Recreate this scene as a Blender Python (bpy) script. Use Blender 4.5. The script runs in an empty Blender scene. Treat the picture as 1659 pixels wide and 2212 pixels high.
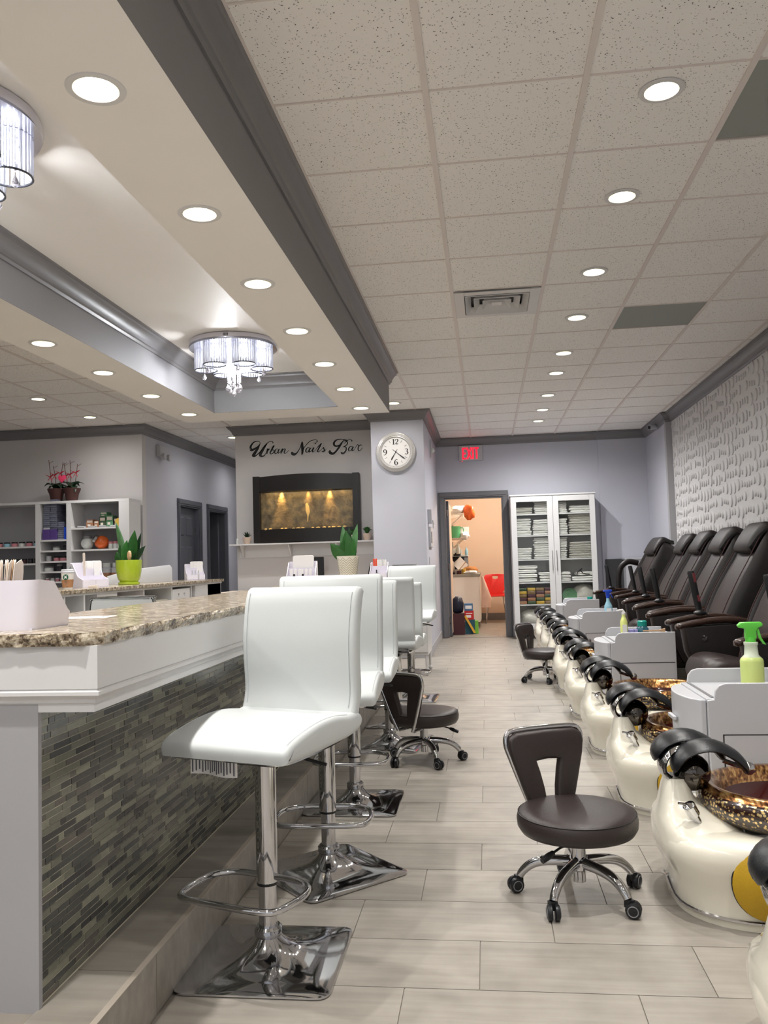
import bpy, bmesh, math, random
from mathutils import Vector, Matrix
random.seed(7)
PI = math.pi
scene = bpy.context.scene
COL = scene.collection

# ---------------------------------------------------------------- camera
H = 1.14
FPX = 1806.2
yaw, pit, rol = -.120356, .0599285, -.0290967
fw = Vector((math.sin(yaw)*math.cos(pit), math.cos(yaw)*math.cos(pit), math.sin(pit)))
r0 = Vector((math.cos(yaw), -math.sin(yaw), 0)); u0 = r0.cross(fw)
rt = r0*math.cos(rol) + u0*math.sin(rol); up = -r0*math.sin(rol) + u0*math.cos(rol)
cd = bpy.data.cameras.new('camera'); cam = bpy.data.objects.new('camera', cd); COL.objects.link(cam)
cam.matrix_world = Matrix(((rt.x, up.x, -fw.x, 0), (rt.y, up.y, -fw.y, 0), (rt.z, up.z, -fw.z, H), (0, 0, 0, 1)))
cd.sensor_fit = 'VERTICAL'; cd.sensor_height = 24; cd.lens = 24*FPX/2212; cd.clip_start = .05
scene.camera = cam

# ---------------------------------------------------------------- world, exposure
w = bpy.data.worlds.new('world'); scene.world = w; w.use_nodes = True
w.node_tree.nodes['Background'].inputs[0].default_value = (.95, .97, 1, 1)
w.node_tree.nodes['Background'].inputs[1].default_value = .55  # fill light that enters by the added window behind the viewer
vs = scene.view_settings
vs.view_transform = 'Standard'; vs.look = 'None'; vs.gamma = 1; vs.use_curve_mapping = False
vs.exposure = 0.45
LP = 18.5          # downlight power, W
CHP = 13.0          # one chandelier shade, W
scene.cycles.max_bounces = 8; scene.cycles.diffuse_bounces = 6; scene.cycles.glossy_bounces = 4
scene.cycles.transmission_bounces = 6; scene.cycles.transparent_max_bounces = 8
scene.cycles.sample_clamp_indirect = 4.0
scene.cycles.use_denoising = True

# ---------------------------------------------------------------- materials
def srgb(r, g, b):
    f = lambda c: (c/255/12.92) if c/255 <= .04045 else ((c/255+.055)/1.055)**2.4
    return (f(r), f(g), f(b), 1)
MATS = {}
def mat(name, rgb, rough=.5, metal=0, var=.06, scale=12, bump=0, bscale=60, coat=0, emit=0, trans=0, ior=1.45, spec=.5, alpha=1, sub=0):
    m = bpy.data.materials.new(name); m.use_nodes = True; nt = m.node_tree; N = nt.nodes; L = nt.links
    p = N['Principled BSDF']; c = srgb(*rgb)
    tc = N.new('ShaderNodeTexCoord'); no = N.new('ShaderNodeTexNoise'); no.inputs['Scale'].default_value = scale; no.inputs['Detail'].default_value = 4
    L.new(tc.outputs['Object'], no.inputs['Vector'])
    mx = N.new('ShaderNodeMix'); mx.data_type = 'RGBA'
    mx.inputs['A'].default_value = tuple(max(0, x*(1-var)) for x in c[:3])+(1,); mx.inputs['B'].default_value = tuple(min(1, x*(1+var)) for x in c[:3])+(1,)
    L.new(no.outputs['Fac'], mx.inputs['Factor']); L.new(mx.outputs['Result'], p.inputs['Base Color'])
    p.inputs['Roughness'].default_value = rough; p.inputs['Metallic'].default_value = metal
    p.inputs['Coat Weight'].default_value = coat; p.inputs['IOR'].default_value = ior
    p.inputs['Specular IOR Level'].default_value = spec
    p.inputs['Transmission Weight'].default_value = trans; p.inputs['Alpha'].default_value = alpha
    if sub: p.inputs['Subsurface Weight'].default_value = sub
    if emit:
        p.inputs['Emission Color'].default_value = c; p.inputs['Emission Strength'].default_value = emit
    if bump:
        n2 = N.new('ShaderNodeTexNoise'); n2.inputs['Scale'].default_value = bscale; n2.inputs['Detail'].default_value = 3
        L.new(tc.outputs['Object'], n2.inputs['Vector'])
        b = N.new('ShaderNodeBump'); b.inputs['Strength'].default_value = bump; b.inputs['Distance'].default_value = .004
        L.new(n2.outputs['Fac'], b.inputs['Height']); L.new(b.outputs['Normal'], p.inputs['Normal'])
    MATS[name] = m; return m
def ramp(nt, stops, interp='LINEAR'):
    r = nt.nodes.new('ShaderNodeValToRGB'); r.color_ramp.interpolation = interp
    el = r.color_ramp.elements
    while len(el) < len(stops): el.new(.5)
    for e, (p, c) in zip(el, stops): e.position = p; e.color = c
    return r
M = {}
def defm(k, *a, **kw): M[k] = mat(k, *a, **kw); return M[k]
defm('wall_blue', (188, 189, 199), .5, var=.03, scale=3)
defm('wall_sign', (200, 197, 197), .6, var=.03, scale=3)
defm('wall_warm', (222, 200, 178), .6, var=.03, scale=3)
defm('paint_cream', (243, 240, 236), .55, var=.02, scale=3)
defm('trim_gray', (118, 116, 118), .35, var=.05, scale=6)
defm('door_gray', (92, 94, 102), .35, var=.05, scale=6)
defm('door_casing_gray', (108, 107, 110), .35, var=.05, scale=6)
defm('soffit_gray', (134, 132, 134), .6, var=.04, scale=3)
defm('white_paint', (214, 213, 213), .35, var=.02, scale=8)
defm('panel_gray', (164, 163, 166), .55, var=.03, scale=4)
defm('leather_white', (198, 202, 202), .38, var=.03, scale=5, bump=.05, bscale=300)
defm('leather_brown', (46, 38, 37), .36, var=.12, scale=9, bump=.25, bscale=350)
defm('leather_dark', (27, 22, 22), .45, var=.1, scale=9, bump=.2, bscale=300)
defm('rubber_black', (24, 25, 28), .34, var=.1, scale=10, bump=.15, bscale=200)
defm('plastic_black', (20, 20, 22), .4, var=.1)
defm('plastic_gray', (120, 120, 122), .4)
defm('chrome', (205, 205, 208), .06, 1, var=.01)
defm('steel', (170, 170, 170), .28, 1, var=.05)
defm('chrome_smoke', (96, 92, 88), .08, 1, var=.2, scale=4)
defm('pearl', (222, 217, 202), .22, var=.02, coat=1, scale=5)
defm('cart_white', (186, 187, 191), .35, var=.02)
defm('yellow_disc', (176, 140, 22), .45, var=.12, scale=20, bump=.2, bscale=250)
defm('wood_arm', (50, 32, 25), .25, var=.25, scale=18, coat=.5)
defm('wood_light', (196, 160, 122), .6, var=.15, scale=40)
defm('paper', (236, 234, 232), .7, var=.03)
defm('card_beige', (214, 202, 190), .7, var=.08, scale=60)
defm('acrylic', (236, 230, 240), .12, var=.01, trans=.35, sub=0)
defm('plastic_lilac', (226, 222, 233), .22, var=.02)
defm('frame_black', (22, 18, 17), .4, var=.1)
defm('sign_black', (10, 10, 12), .4, var=.02)
defm('sign_edge', (236, 236, 236), .5, var=.02)
defm('leaf_green', (44, 92, 40), .35, var=.45, scale=30)
defm('leaf_dark', (26, 52, 30), .4, var=.3, scale=20)
defm('leaf_shine', (86, 128, 84), .3, var=.5, scale=24)
defm('stem_brown', (92, 58, 52), .6, var=.2)
defm('petal_red', (196, 26, 52), .5, var=.15)
defm('heart_pink', (236, 70, 110), .45, var=.1)
defm('pot_lime', (164, 186, 40), .16, var=.05, coat=.8)
defm('pot_terra', (74, 42, 38), .6, var=.15)
defm('pot_beige', (206, 186, 170), .6, var=.08)
defm('soil', (60, 42, 32), .9, var=.4, scale=90)
defm('towel', (226, 226, 222), .95, var=.05, scale=30, bump=.6, bscale=220)
defm('towel_gray', (196, 194, 186), .95, var=.05, scale=30, bump=.6, bscale=220)
defm('cabinet_gray', (206, 206, 206), .4, var=.02)
defm('red_plastic', (206, 42, 38), .35, var=.04)
defm('red_box', (190, 34, 38), .5, var=.08)
defm('blue_box', (70, 110, 150), .5, var=.3, scale=20)
defm('navy_bag', (24, 32, 54), .35, var=.5, scale=22, bump=.6, bscale=30)
defm('maroon', (70, 34, 42), .6, var=.3, scale=80)
defm('teal_box', (38, 84, 100), .5, var=.35, scale=20)
defm('lime_plastic', (126, 190, 70), .4, var=.1)
defm('yellow_plastic', (226, 176, 60), .5, var=.15)
defm('mint_plastic', (104, 196, 138), .4, var=.1)
defm('orange_plastic', (214, 96, 38), .4, var=.12)
defm('pink_cloth', (236, 206, 194), .8, var=.12, scale=14, bump=.4, bscale=30)
defm('wire_white', (226, 214, 200), .4)
defm('teal_lid', (22, 140, 128), .35)
defm('teal_gel', (52, 96, 112), .2, var=.45, scale=140)
defm('green_spray', (96, 200, 72), .3, var=.05)
defm('blue_spray', (34, 74, 196), .3, var=.05)
defm('liquid_green', (196, 212, 130), .3, var=.03)
defm('bottle_frost', (212, 222, 200), .3, var=.03)
defm('bottle_blue', (150, 196, 214), .2, var=.15, scale=50)
defm('lotion_yellow', (222, 230, 140), .35)
defm('lilac_box', (156, 152, 206), .5)
defm('cup_white', (238, 236, 232), .45)
defm('kraft', (168, 122, 86), .7, var=.08, scale=40)
defm('logo_green', (18, 84, 60), .5)
defm('purple_box', (84, 62, 128), .4, var=.15)
defm('stack_box', (112, 116, 132), .4, var=.3, scale=30)
defm('green_box', (92, 138, 100), .4, var=.3, scale=30)
defm('green_dark', (66, 82, 60), .4, var=.3, scale=30)
defm('orange_box', (152, 108, 78), .5, var=.4, scale=40)
defm('amber_jar', (206, 96, 42), .25, var=.15, scale=20)
defm('glass_jar', (206, 210, 206), .2, var=.12, scale=30)
defm('pink_jar', (196, 128, 136), .35, var=.1)
defm('dark_jar', (46, 42, 48), .3, var=.2)
defm('gold_bag', (182, 150, 60), .4, var=.4, scale=30)
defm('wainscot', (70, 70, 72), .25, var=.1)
defm('laptop', (24, 24, 26), .3, var=.05)
defm('bread', (176, 118, 66), .8, var=.25, scale=30)
defm('microwave', (16, 16, 18), .2)
defm('plastic_bag', (206, 204, 196), .3, var=.2, scale=30, bump=1, bscale=40)
defm('pack_mix', (120, 96, 62), .3, var=.6, scale=50)
defm('pebble', (226, 190, 120), .5, var=.2)
defm('pot_grout', (150, 146, 128), .7)
defm('pot_white', (226, 222, 210), .6)
defm('gray_stone', (150, 148, 140), .6, var=.1, scale=20)
defm('ink', (96, 96, 104), .6)
defm('red_pen', (214, 76, 48), .4)
defm('stitch', (62, 36, 34), .6)
defm('stitch_white', (186, 192, 194), .6)
defm('mirror_plate', (214, 214, 224), .12, .9, var=.02)
defm('crystal', (240, 236, 240), .03, var=.02, trans=.85, ior=1.5)
defm('ring_dark', (90, 92, 100), .15, .9)
M['shade_glow'] = mat('shade_glow', (240, 243, 255), .3, emit=9)
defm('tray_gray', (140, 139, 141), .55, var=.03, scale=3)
defm('grid_white', (222, 213, 208), .5, var=.02)
defm('rod_crystal', (240, 241, 246), .12, var=.02, trans=.5)
M['bulb_glow'] = mat('bulb_glow', (255, 250, 232), .3, emit=14)
M['exit_glow'] = mat('exit_glow', (255, 20, 46), .3, emit=1.5)
M['red_led'] = mat('red_led', (120, 46, 52), .3, emit=.08)
M['can_gold'] = mat('can_gold', (232, 228, 190), .3)

def special(name):
    m = bpy.data.materials.new(name); m.use_nodes = True; M[name] = m
    nt = m.node_tree; return m, nt, nt.nodes, nt.links, nt.nodes['Principled BSDF']
# acoustic ceiling tile: white with fine dark fissures
m, nt, N, L, P = special('ceiling_tile_mat')
g = N.new('ShaderNodeTexCoord'); oi = N.new('ShaderNodeObjectInfo'); ad = N.new('ShaderNodeVectorMath'); ad.operation = 'ADD'
L.new(g.outputs['Object'], ad.inputs[0]); L.new(oi.outputs['Location'], ad.inputs[1])
wn = N.new('ShaderNodeTexNoise'); wn.inputs['Scale'].default_value = 60; L.new(ad.outputs[0], wn.inputs['Vector'])
mp = N.new('ShaderNodeMix'); mp.data_type = 'RGBA'; mp.inputs['Factor'].default_value = .02
L.new(ad.outputs[0], mp.inputs['A']); L.new(wn.outputs['Color'], mp.inputs['B'])
v = N.new('ShaderNodeTexVoronoi'); v.inputs['Scale'].default_value = 85; v.inputs['Randomness'].default_value = 1; L.new(mp.outputs['Result'], v.inputs['Vector'])
n1 = N.new('ShaderNodeTexNoise'); n1.inputs['Scale'].default_value = 110; n1.inputs['Detail'].default_value = 2; L.new(ad.outputs[0], n1.inputs['Vector'])
r1 = ramp(nt, [(.17, (1, 1, 1, 1)), (.26, (0, 0, 0, 1))]); L.new(v.outputs['Distance'], r1.inputs['Fac'])
r2 = ramp(nt, [(.47, (0, 0, 0, 1)), (.52, (1, 1, 1, 1))]); L.new(n1.outputs['Fac'], r2.inputs['Fac'])
mu = N.new('ShaderNodeMath'); mu.operation = 'MULTIPLY'; L.new(r1.outputs['Color'], mu.inputs[0]); L.new(r2.outputs['Color'], mu.inputs[1])
mc = N.new('ShaderNodeMix'); mc.data_type = 'RGBA'; mc.inputs['A'].default_value = srgb(242, 239, 235); mc.inputs['B'].default_value = srgb(92, 86, 82)
L.new(mu.outputs[0], mc.inputs['Factor']); L.new(mc.outputs['Result'], P.inputs['Base Color']); P.inputs['Roughness'].default_value = .9
bp = N.new('ShaderNodeBump'); bp.inputs['Strength'].default_value = .4; bp.inputs['Distance'].default_value = .003; bp.invert = True
L.new(mu.outputs[0], bp.inputs['Height']); L.new(bp.outputs['Normal'], P.inputs['Normal'])
# perforated return grille
m, nt, N, L, P = special('grille_mat')
g = N.new('ShaderNodeTexCoord'); v = N.new('ShaderNodeTexVoronoi'); v.inputs['Scale'].default_value = 110; v.inputs['Randomness'].default_value = 0
L.new(g.outputs['Object'], v.inputs['Vector']); r1 = ramp(nt, [(.3, srgb(60, 62, 58)), (.4, srgb(146, 150, 144))]); L.new(v.outputs['Distance'], r1.inputs['Fac'])
L.new(r1.outputs['Color'], P.inputs['Base Color']); P.inputs['Roughness'].default_value = .6
# floor tile: beige-grey porcelain with linen streaks along each plank
m, nt, N, L, P = special('floor_tile_mat')
g = N.new('ShaderNodeTexCoord'); oi = N.new('ShaderNodeObjectInfo')
mpp = N.new('ShaderNodeMapping'); mpp.inputs['Scale'].default_value = (2.2, 34, 20); L.new(g.outputs['Object'], mpp.inputs['Vector'])
ad = N.new('ShaderNodeVectorMath'); ad.operation = 'ADD'; L.new(mpp.outputs[0], ad.inputs[0]); L.new(oi.outputs['Location'], ad.inputs[1])
n1 = N.new('ShaderNodeTexNoise'); n1.inputs['Scale'].default_value = 1; n1.inputs['Detail'].default_value = 6; L.new(ad.outputs[0], n1.inputs['Vector'])
ad2 = N.new('ShaderNodeVectorMath'); ad2.operation = 'ADD'; L.new(g.outputs['Object'], ad2.inputs[0]); L.new(oi.outputs['Location'], ad2.inputs[1])
n2 = N.new('ShaderNodeTexNoise'); n2.inputs['Scale'].default_value = 7; n2.inputs['Detail'].default_value = 5; L.new(ad2.outputs[0], n2.inputs['Vector'])
mm = N.new('ShaderNodeMix'); mm.data_type = 'RGBA'; mm.inputs['Factor'].default_value = .5; L.new(n1.outputs['Fac'], mm.inputs['A']); L.new(n2.outputs['Fac'], mm.inputs['B'])
r1 = ramp(nt, [(.3, srgb(126, 120, 112)), (.55, srgb(147, 141, 132)), (.75, srgb(161, 155, 146))]); L.new(mm.outputs['Result'], r1.inputs['Fac'])
hs = N.new('ShaderNodeHueSaturation'); mr = N.new('ShaderNodeMapRange'); mr.inputs['To Min'].default_value = .93; mr.inputs['To Max'].default_value = 1.05
L.new(oi.outputs['Random'], mr.inputs['Value']); L.new(mr.outputs[0], hs.inputs['Value']); L.new(r1.outputs['Color'], hs.inputs['Color'])
L.new(hs.outputs['Color'], P.inputs['Base Color']); P.inputs['Roughness'].default_value = .45
defm('grout', (134, 127, 118), .9)
# granite
m, nt, N, L, P = special('granite_mat')
g = N.new('ShaderNodeTexCoord')
n1 = N.new('ShaderNodeTexNoise'); n1.inputs['Scale'].default_value = 120; n1.inputs['Detail'].default_value = 8; n1.inputs['Roughness'].default_value = .72; L.new(g.outputs['Object'], n1.inputs['Vector'])
n2 = N.new('ShaderNodeTexVoronoi'); n2.inputs['Scale'].default_value = 150; L.new(g.outputs['Object'], n2.inputs['Vector'])
mm = N.new('ShaderNodeMix'); mm.data_type = 'RGBA'; mm.inputs['Factor'].default_value = .22; L.new(n1.outputs['Fac'], mm.inputs['A']); L.new(n2.outputs['Color'], mm.inputs['B'])
n3 = N.new('ShaderNodeTexNoise'); n3.inputs['Scale'].default_value = 26; n3.inputs['Detail'].default_value = 4; L.new(g.outputs['Object'], n3.inputs['Vector'])
m3 = N.new('ShaderNodeMix'); m3.data_type = 'RGBA'; m3.inputs['Factor'].default_value = .38; L.new(mm.outputs['Result'], m3.inputs['A']); L.new(n3.outputs['Fac'], m3.inputs['B']); mm = m3
r1 = ramp(nt, [(.36, srgb(44, 38, 34)), (.43, srgb(96, 82, 66)), (.49, srgb(146, 131, 110)), (.56, srgb(188, 176, 154)), (.64, srgb(216, 207, 190))]); L.new(mm.outputs['Result'], r1.inputs['Fac'])
L.new(r1.outputs['Color'], P.inputs['Base Color']); P.inputs['Roughness'].default_value = .16; P.inputs['Specular IOR Level'].default_value = .38
# foot-bath bowl: brown glass with gold flecks, and brushed copper rim
m, nt, N, L, P = special('bowl_fleck')
g = N.new('ShaderNodeTexCoord'); v = N.new('ShaderNodeTexVoronoi'); v.inputs['Scale'].default_value = 88; L.new(g.outputs['Object'], v.inputs['Vector'])
r1 = ramp(nt, [(.36, srgb(226, 196, 132)), (.43, srgb(40, 18, 12))]); L.new(v.outputs['Distance'], r1.inputs['Fac'])
r2 = ramp(nt, [(.36, (.8, .8, .8, 1)), (.43, (0, 0, 0, 1))]); L.new(v.outputs['Distance'], r2.inputs['Fac'])
L.new(r1.outputs['Color'], P.inputs['Base Color']); L.new(r2.outputs['Color'], P.inputs['Metallic']); P.inputs['Roughness'].default_value = .18; P.inputs['Coat Weight'].default_value = 1
m, nt, N, L, P = special('bowl_copper')
g = N.new('ShaderNodeTexCoord'); mpp = N.new('ShaderNodeMapping'); mpp.inputs['Scale'].default_value = (90, 14, 60); L.new(g.outputs['Object'], mpp.inputs['Vector'])
n1 = N.new('ShaderNodeTexNoise'); n1.inputs['Scale'].default_value = 1; n1.inputs['Detail'].default_value = 5; L.new(mpp.outputs[0], n1.inputs['Vector'])
r1 = ramp(nt, [(.35, srgb(70, 36, 20)), (.5, srgb(164, 112, 62)), (.65, srgb(240, 196, 130))]); L.new(n1.outputs['Fac'], r1.inputs['Fac'])
L.new(r1.outputs['Color'], P.inputs['Base Color']); P.inputs['Metallic'].default_value = .85; P.inputs['Roughness'].default_value = .22; P.inputs['Coat Weight'].default_value = .8
defm('bowl_red', (58, 14, 14), .15, var=.2, coat=1)
# slate of the water wall
m, nt, N, L, P = special('slate_mat')
g = N.new('ShaderNodeTexCoord'); n1 = N.new('ShaderNodeTexNoise'); n1.inputs['Scale'].default_value = 9; n1.inputs['Detail'].default_value = 10; n1.inputs['Roughness'].default_value = .62; n1.inputs['Distortion'].default_value = .25
L.new(g.outputs['Object'], n1.inputs['Vector'])
r1 = ramp(nt, [(.3, srgb(62, 52, 38)), (.5, srgb(112, 98, 72)), (.7, srgb(158, 134, 92))]); L.new(n1.outputs['Fac'], r1.inputs['Fac'])
L.new(r1.outputs['Color'], P.inputs['Base Color']); P.inputs['Roughness'].default_value = .35
bp = N.new('ShaderNodeBump'); bp.inputs['Strength'].default_value = .8; bp.inputs['Distance'].default_value = .012; L.new(n1.outputs['Fac'], bp.inputs['Height']); L.new(bp.outputs['Normal'], P.inputs['Normal'])
# mosaic glass strips
for k, c in enumerate([(74, 75, 72), (112, 112, 100), (132, 132, 116), (96, 92, 86), (60, 60, 60)]):
    defm('strip_%d' % k, c, .22, var=.16, scale=60)
defm('mosaic_grout', (214, 210, 190), .8)
defm('step_edge', (170, 160, 148), .4)
defm('clock_silver', (206, 204, 202), .3, .25)
ORD = ['first', 'second', 'third', 'fourth', 'fifth', 'sixth', 'seventh', 'eighth', 'ninth', 'tenth', 'eleventh', 'twelfth', 'thirteenth', 'fourteenth', 'fifteenth', 'sixteenth', 'seventeenth', 'eighteenth', 'nineteenth', 'twentieth']
ORD += ['twenty-'+w_ for w_ in ORD[:9]]+['thirtieth']+['thirty-'+w_ for w_ in ORD[:9]]
STR = [M['strip_%d' % k] for k in range(5)]
# thin window glass
m, nt, N, L, P = special('pane_glass')
tr = N.new('ShaderNodeBsdfTransparent'); gl = N.new('ShaderNodeBsdfGlossy'); gl.inputs['Roughness'].default_value = .03
lw = N.new('ShaderNodeLayerWeight'); lw.inputs['Blend'].default_value = .5; pw = N.new('ShaderNodeMath'); pw.operation = 'POWER'; pw.inputs[1].default_value = 4; L.new(lw.outputs['Facing'], pw.inputs[0])
fr = N.new('ShaderNodeMath'); fr.operation = 'MULTIPLY_ADD'; fr.inputs[1].default_value = .7; fr.inputs[2].default_value = .035; L.new(pw.outputs[0], fr.inputs[0]); ms = N.new('ShaderNodeMixShader')
L.new(fr.outputs[0], ms.inputs[0]); L.new(tr.outputs[0], ms.inputs[1]); L.new(gl.outputs[0], ms.inputs[2]); L.new(ms.outputs[0], N['Material Output'].inputs[0])
tr.inputs[0].default_value = (.985, .99, .985, 1)

# ---------------------------------------------------------------- mesh helpers
class MB:
    def __init__(s): s.v = []; s.f = []; s.mi = []
    def add(s, vs, fs, mi=0):
        b = len(s.v); s.v += [tuple(x) for x in vs]; s.f += [tuple(i+b for i in f) for f in fs]; s.mi += [mi]*len(fs); return s
    def box(s, x0, x1, y0, y1, z0, z1, mi=0):
        vs = [(x, y, z) for x in (x0, x1) for y in (y0, y1) for z in (z0, z1)]
        return s.add(vs, [(0, 1, 3, 2), (4, 6, 7, 5), (0, 4, 5, 1), (2, 3, 7, 6), (0, 2, 6, 4), (1, 5, 7, 3)], mi)
    def loft(s, rings, cap=True, close=True, mi=0):
        n = len(rings[0]); vs = [p for r in rings for p in r]; fs = []
        for i in range(len(rings)-1):
            for j in range(n if close else n-1):
                k = (j+1) % n
                fs.append((i*n+j, i*n+k, (i+1)*n+k, (i+1)*n+j))
        if cap: fs += [tuple(range(n))[::-1], tuple(range((len(rings)-1)*n, len(rings)*n))]
        return s.add(vs, fs, mi)
    def lathe(s, prof, n=24, c=(0, 0, 0), sx=1, sy=1, cap=True, mi=0):
        rings = [[(c[0]+r*sx*math.cos(2*PI*j/n), c[1]+r*sy*math.sin(2*PI*j/n), c[2]+z) for j in range(n)] for r, z in prof]
        return s.loft(rings, cap, True, mi)
    def tube(s, pts, r, n=10, close=False, mi=0, flat=1):
        pts = [Vector(p) for p in pts]; m = len(pts); rings = []; prev = None
        for i, p in enumerate(pts):
            if close: t = pts[(i+1) % m]-pts[i-1]
            else: t = pts[min(i+1, m-1)]-pts[max(i-1, 0)]
            t.normalize()
            a = prev if prev is not None else (Vector((0, 0, 1)) if abs(t.z) < .9 else Vector((1, 0, 0)))
            a = (a-t*a.dot(t)).normalized(); b = t.cross(a); prev = a
            rr = r[i] if isinstance(r, (list, tuple)) else r
            rings.append([p+a*(math.cos(2*PI*j/n)*rr)+b*(math.sin(2*PI*j/n)*rr*flat) for j in range(n)])
        if close: rings.append(rings[0])
        return s.loft(rings, not close, True, mi)
    def sphere(s, c, r, n=14, sx=1, sy=1, sz=1, mi=0):
        k = n//2
        prof = [(max(1e-4, r*math.sin(PI*i/k)), -r*math.cos(PI*i/k)*sz) for i in range(k+1)]
        return s.lathe(prof, n, c, sx, sy, True, mi)
    def prism(s, poly, axis, a0, a1, mi=0):
        def P3(u, v, a): return {'x': (a, u, v), 'y': (u, a, v), 'z': (u, v, a)}[axis]
        return s.loft([[P3(u, v, a0) for u, v in poly], [P3(u, v, a1) for u, v in poly]], True, True, mi)
    def pad(s, poly, axis, a0, a1, r=.02, mi=0, steps=3):
        """extruded profile with rounded side edges"""
        n = len(poly); area = sum(poly[i][0]*poly[(i+1) % n][1]-poly[(i+1) % n][0]*poly[i][1] for i in range(n))
        sg = 1 if area > 0 else -1; nrm = []
        for i in range(n):
            a, b, c = poly[i-1], poly[i], poly[(i+1) % n]
            e1 = Vector((b[0]-a[0], b[1]-a[1])); e2 = Vector((c[0]-b[0], c[1]-b[1]))
            if e1.length < 1e-9: e1 = e2
            if e2.length < 1e-9: e2 = e1
            e1.normalize(); e2.normalize()
            nn = Vector((-(e1.y+e2.y), e1.x+e2.x))*sg; nn = nn.normalized() if nn.length > 1e-6 else Vector((0, 0)); nrm.append(nn)
        def P3(u, v, a): return {'x': (a, u, v), 'y': (u, a, v), 'z': (u, v, a)}[axis]
        def ring(ins, a): return [P3(p[0]+q.x*ins, p[1]+q.y*ins, a) for p, q in zip(poly, nrm)]
        rings = []
        for i in range(steps+1):
            t = PI/2*i/steps; rings.append(ring(r*(1-math.sin(t)), a0+r*(1-math.cos(t))))
        for i in range(steps, -1, -1):
            t = PI/2*i/steps; rings.append(ring(r*(1-math.sin(t)), a1-r*(1-math.cos(t))))
        return s.loft(rings, True, True, mi)
    def xf(s, mtx):
        s.v = [tuple(mtx @ Vector(p)) for p in s.v]; return s
    def mesh(s, name, mats, smooth=False):
        me = bpy.data.meshes.new(name); me.from_pydata(s.v, [], s.f)
        for m_ in (mats if isinstance(mats, (list, tuple)) else [mats]): me.materials.append(m_)
        if any(s.mi): me.polygons.foreach_set('material_index', s.mi)
        bm = bmesh.new(); bm.from_mesh(me); bmesh.ops.remove_doubles(bm, verts=bm.verts, dist=1e-5); bmesh.ops.recalc_face_normals(bm, faces=bm.faces)
        if smooth:
            for f in bm.faces: f.smooth = True
            for e in bm.edges:
                if len(e.link_faces) == 2 and e.calc_face_angle(0) > math.radians(smooth if smooth is not True else 40): e.smooth = False
        bm.to_mesh(me); bm.free(); return me
    def build(s, name, mats, parent=None, smooth=False, bevel=0, loc=None, segs=2):
        o = bpy.data.objects.new(name, s.mesh(name, mats, smooth)); COL.objects.link(o)
        if parent is not None: o.parent = parent
        if loc is not None: o.location = loc
        if bevel:
            b = o.modifiers.new('bevel', 'BEVEL'); b.width = bevel; b.segments = segs; b.limit_method = 'ANGLE'; b.angle_limit = .6
            for p in o.data.polygons: p.use_smooth = True
            b.harden_normals = True
        return o
def inst(o, parent=None, loc=None, rz=None, mesh=None):
    c = o.copy(); COL.objects.link(c)
    if parent is not None: c.parent = parent
    if loc is not None: c.location = loc
    if rz is not None: c.rotation_euler = (0, 0, rz)
    return c
def tree(o, loc=None, rz=None, label=None, group=None, parent=None):
    c = o.copy(); COL.objects.link(c)
    if parent is not None: c.parent = parent
    for ch in list(o.children): tree(ch, parent=c)
    if loc is not None: c.location = loc
    if rz is not None: c.rotation_euler = (0, 0, rz)
    if label: c['label'] = label
    if group: c['group'] = group
    return c
def thing(name, label, cat, loc=(0, 0, 0), rz=0, group=None):
    o = bpy.data.objects.new(name, None); COL.objects.link(o); o.location = loc; o.rotation_euler = (0, 0, rz); o.empty_display_size = .05
    o['label'] = label; o['category'] = cat
    if group: o['group'] = group
    return o
def tag(o, label, cat, group=None):
    o['label'] = label; o['category'] = cat
    if group: o['group'] = group
    return o
def struct(o, label=None):
    o['kind'] = 'structure'
    if label: o['label'] = label
    return o
def shell(name, label):
    o = bpy.data.objects.new(name, None); COL.objects.link(o); o['kind'] = 'structure'; o['label'] = label; return o
def one(name, mb, mats, label, cat, loc=(0, 0, 0), rz=0, smooth=False, group=None, bevel=0):
    o = mb.build(name, mats, None, smooth, bevel); o.location = loc; o.rotation_euler = (0, 0, rz); return tag(o, label, cat, group)
def rrect(hx, hy, r, n=5, z=0, cx=0, cy=0):
    pts = []
    for qx, qy, a0 in ((1, 1, 0), (-1, 1, 90), (-1, -1, 180), (1, -1, 270)):
        for i in range(n):
            a = math.radians(a0+90*i/(n-1)); pts.append((cx+qx*(hx-r)+r*math.cos(a), cy+qy*(hy-r)+r*math.sin(a), z))
    return pts
def cr(pts, k=6):
    """catmull-rom through points (any dimension)"""
    out = []; n = len(pts)
    for i in range(n-1):
        p0, p1, p2, p3 = pts[max(i-1, 0)], pts[i], pts[i+1], pts[min(i+2, n-1)]
        for j in range(k):
            t = j/k
            out.append(tuple(.5*((2*b)+(c-a)*t+(2*a-5*b+4*c-d)*t*t+(-a+3*b-3*c+d)*t**3) for a, b, c, d in zip(p0, p1, p2, p3)))
    out.append(tuple(pts[-1])); return out
def stroke(mb, pts, depth=.006, k=6, y0=0, mi=0):
    """variable-width flat pen stroke in the XZ plane; pts = (x, z, width)"""
    P = cr(pts, k); L_, R_ = [], []
    for i, p in enumerate(P):
        a = P[max(i-1, 0)]; b = P[min(i+1, len(P)-1)]; t = Vector((b[0]-a[0], b[1]-a[1]))
        t = t.normalized() if t.length > 1e-9 else Vector((1, 0)); n_ = Vector((-t.y, t.x))*max(p[2], .0004)/2
        L_.append((p[0]+n_.x, p[1]+n_.y)); R_.append((p[0]-n_.x, p[1]-n_.y))
    rings = [[(l[0], y0-depth, l[1]), (r_[0], y0-depth, r_[1]), (r_[0], y0, r_[1]), (l[0], y0, l[1])] for l, r_ in zip(L_, R_)]
    return mb.loft(rings, True, True, mi)
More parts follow.
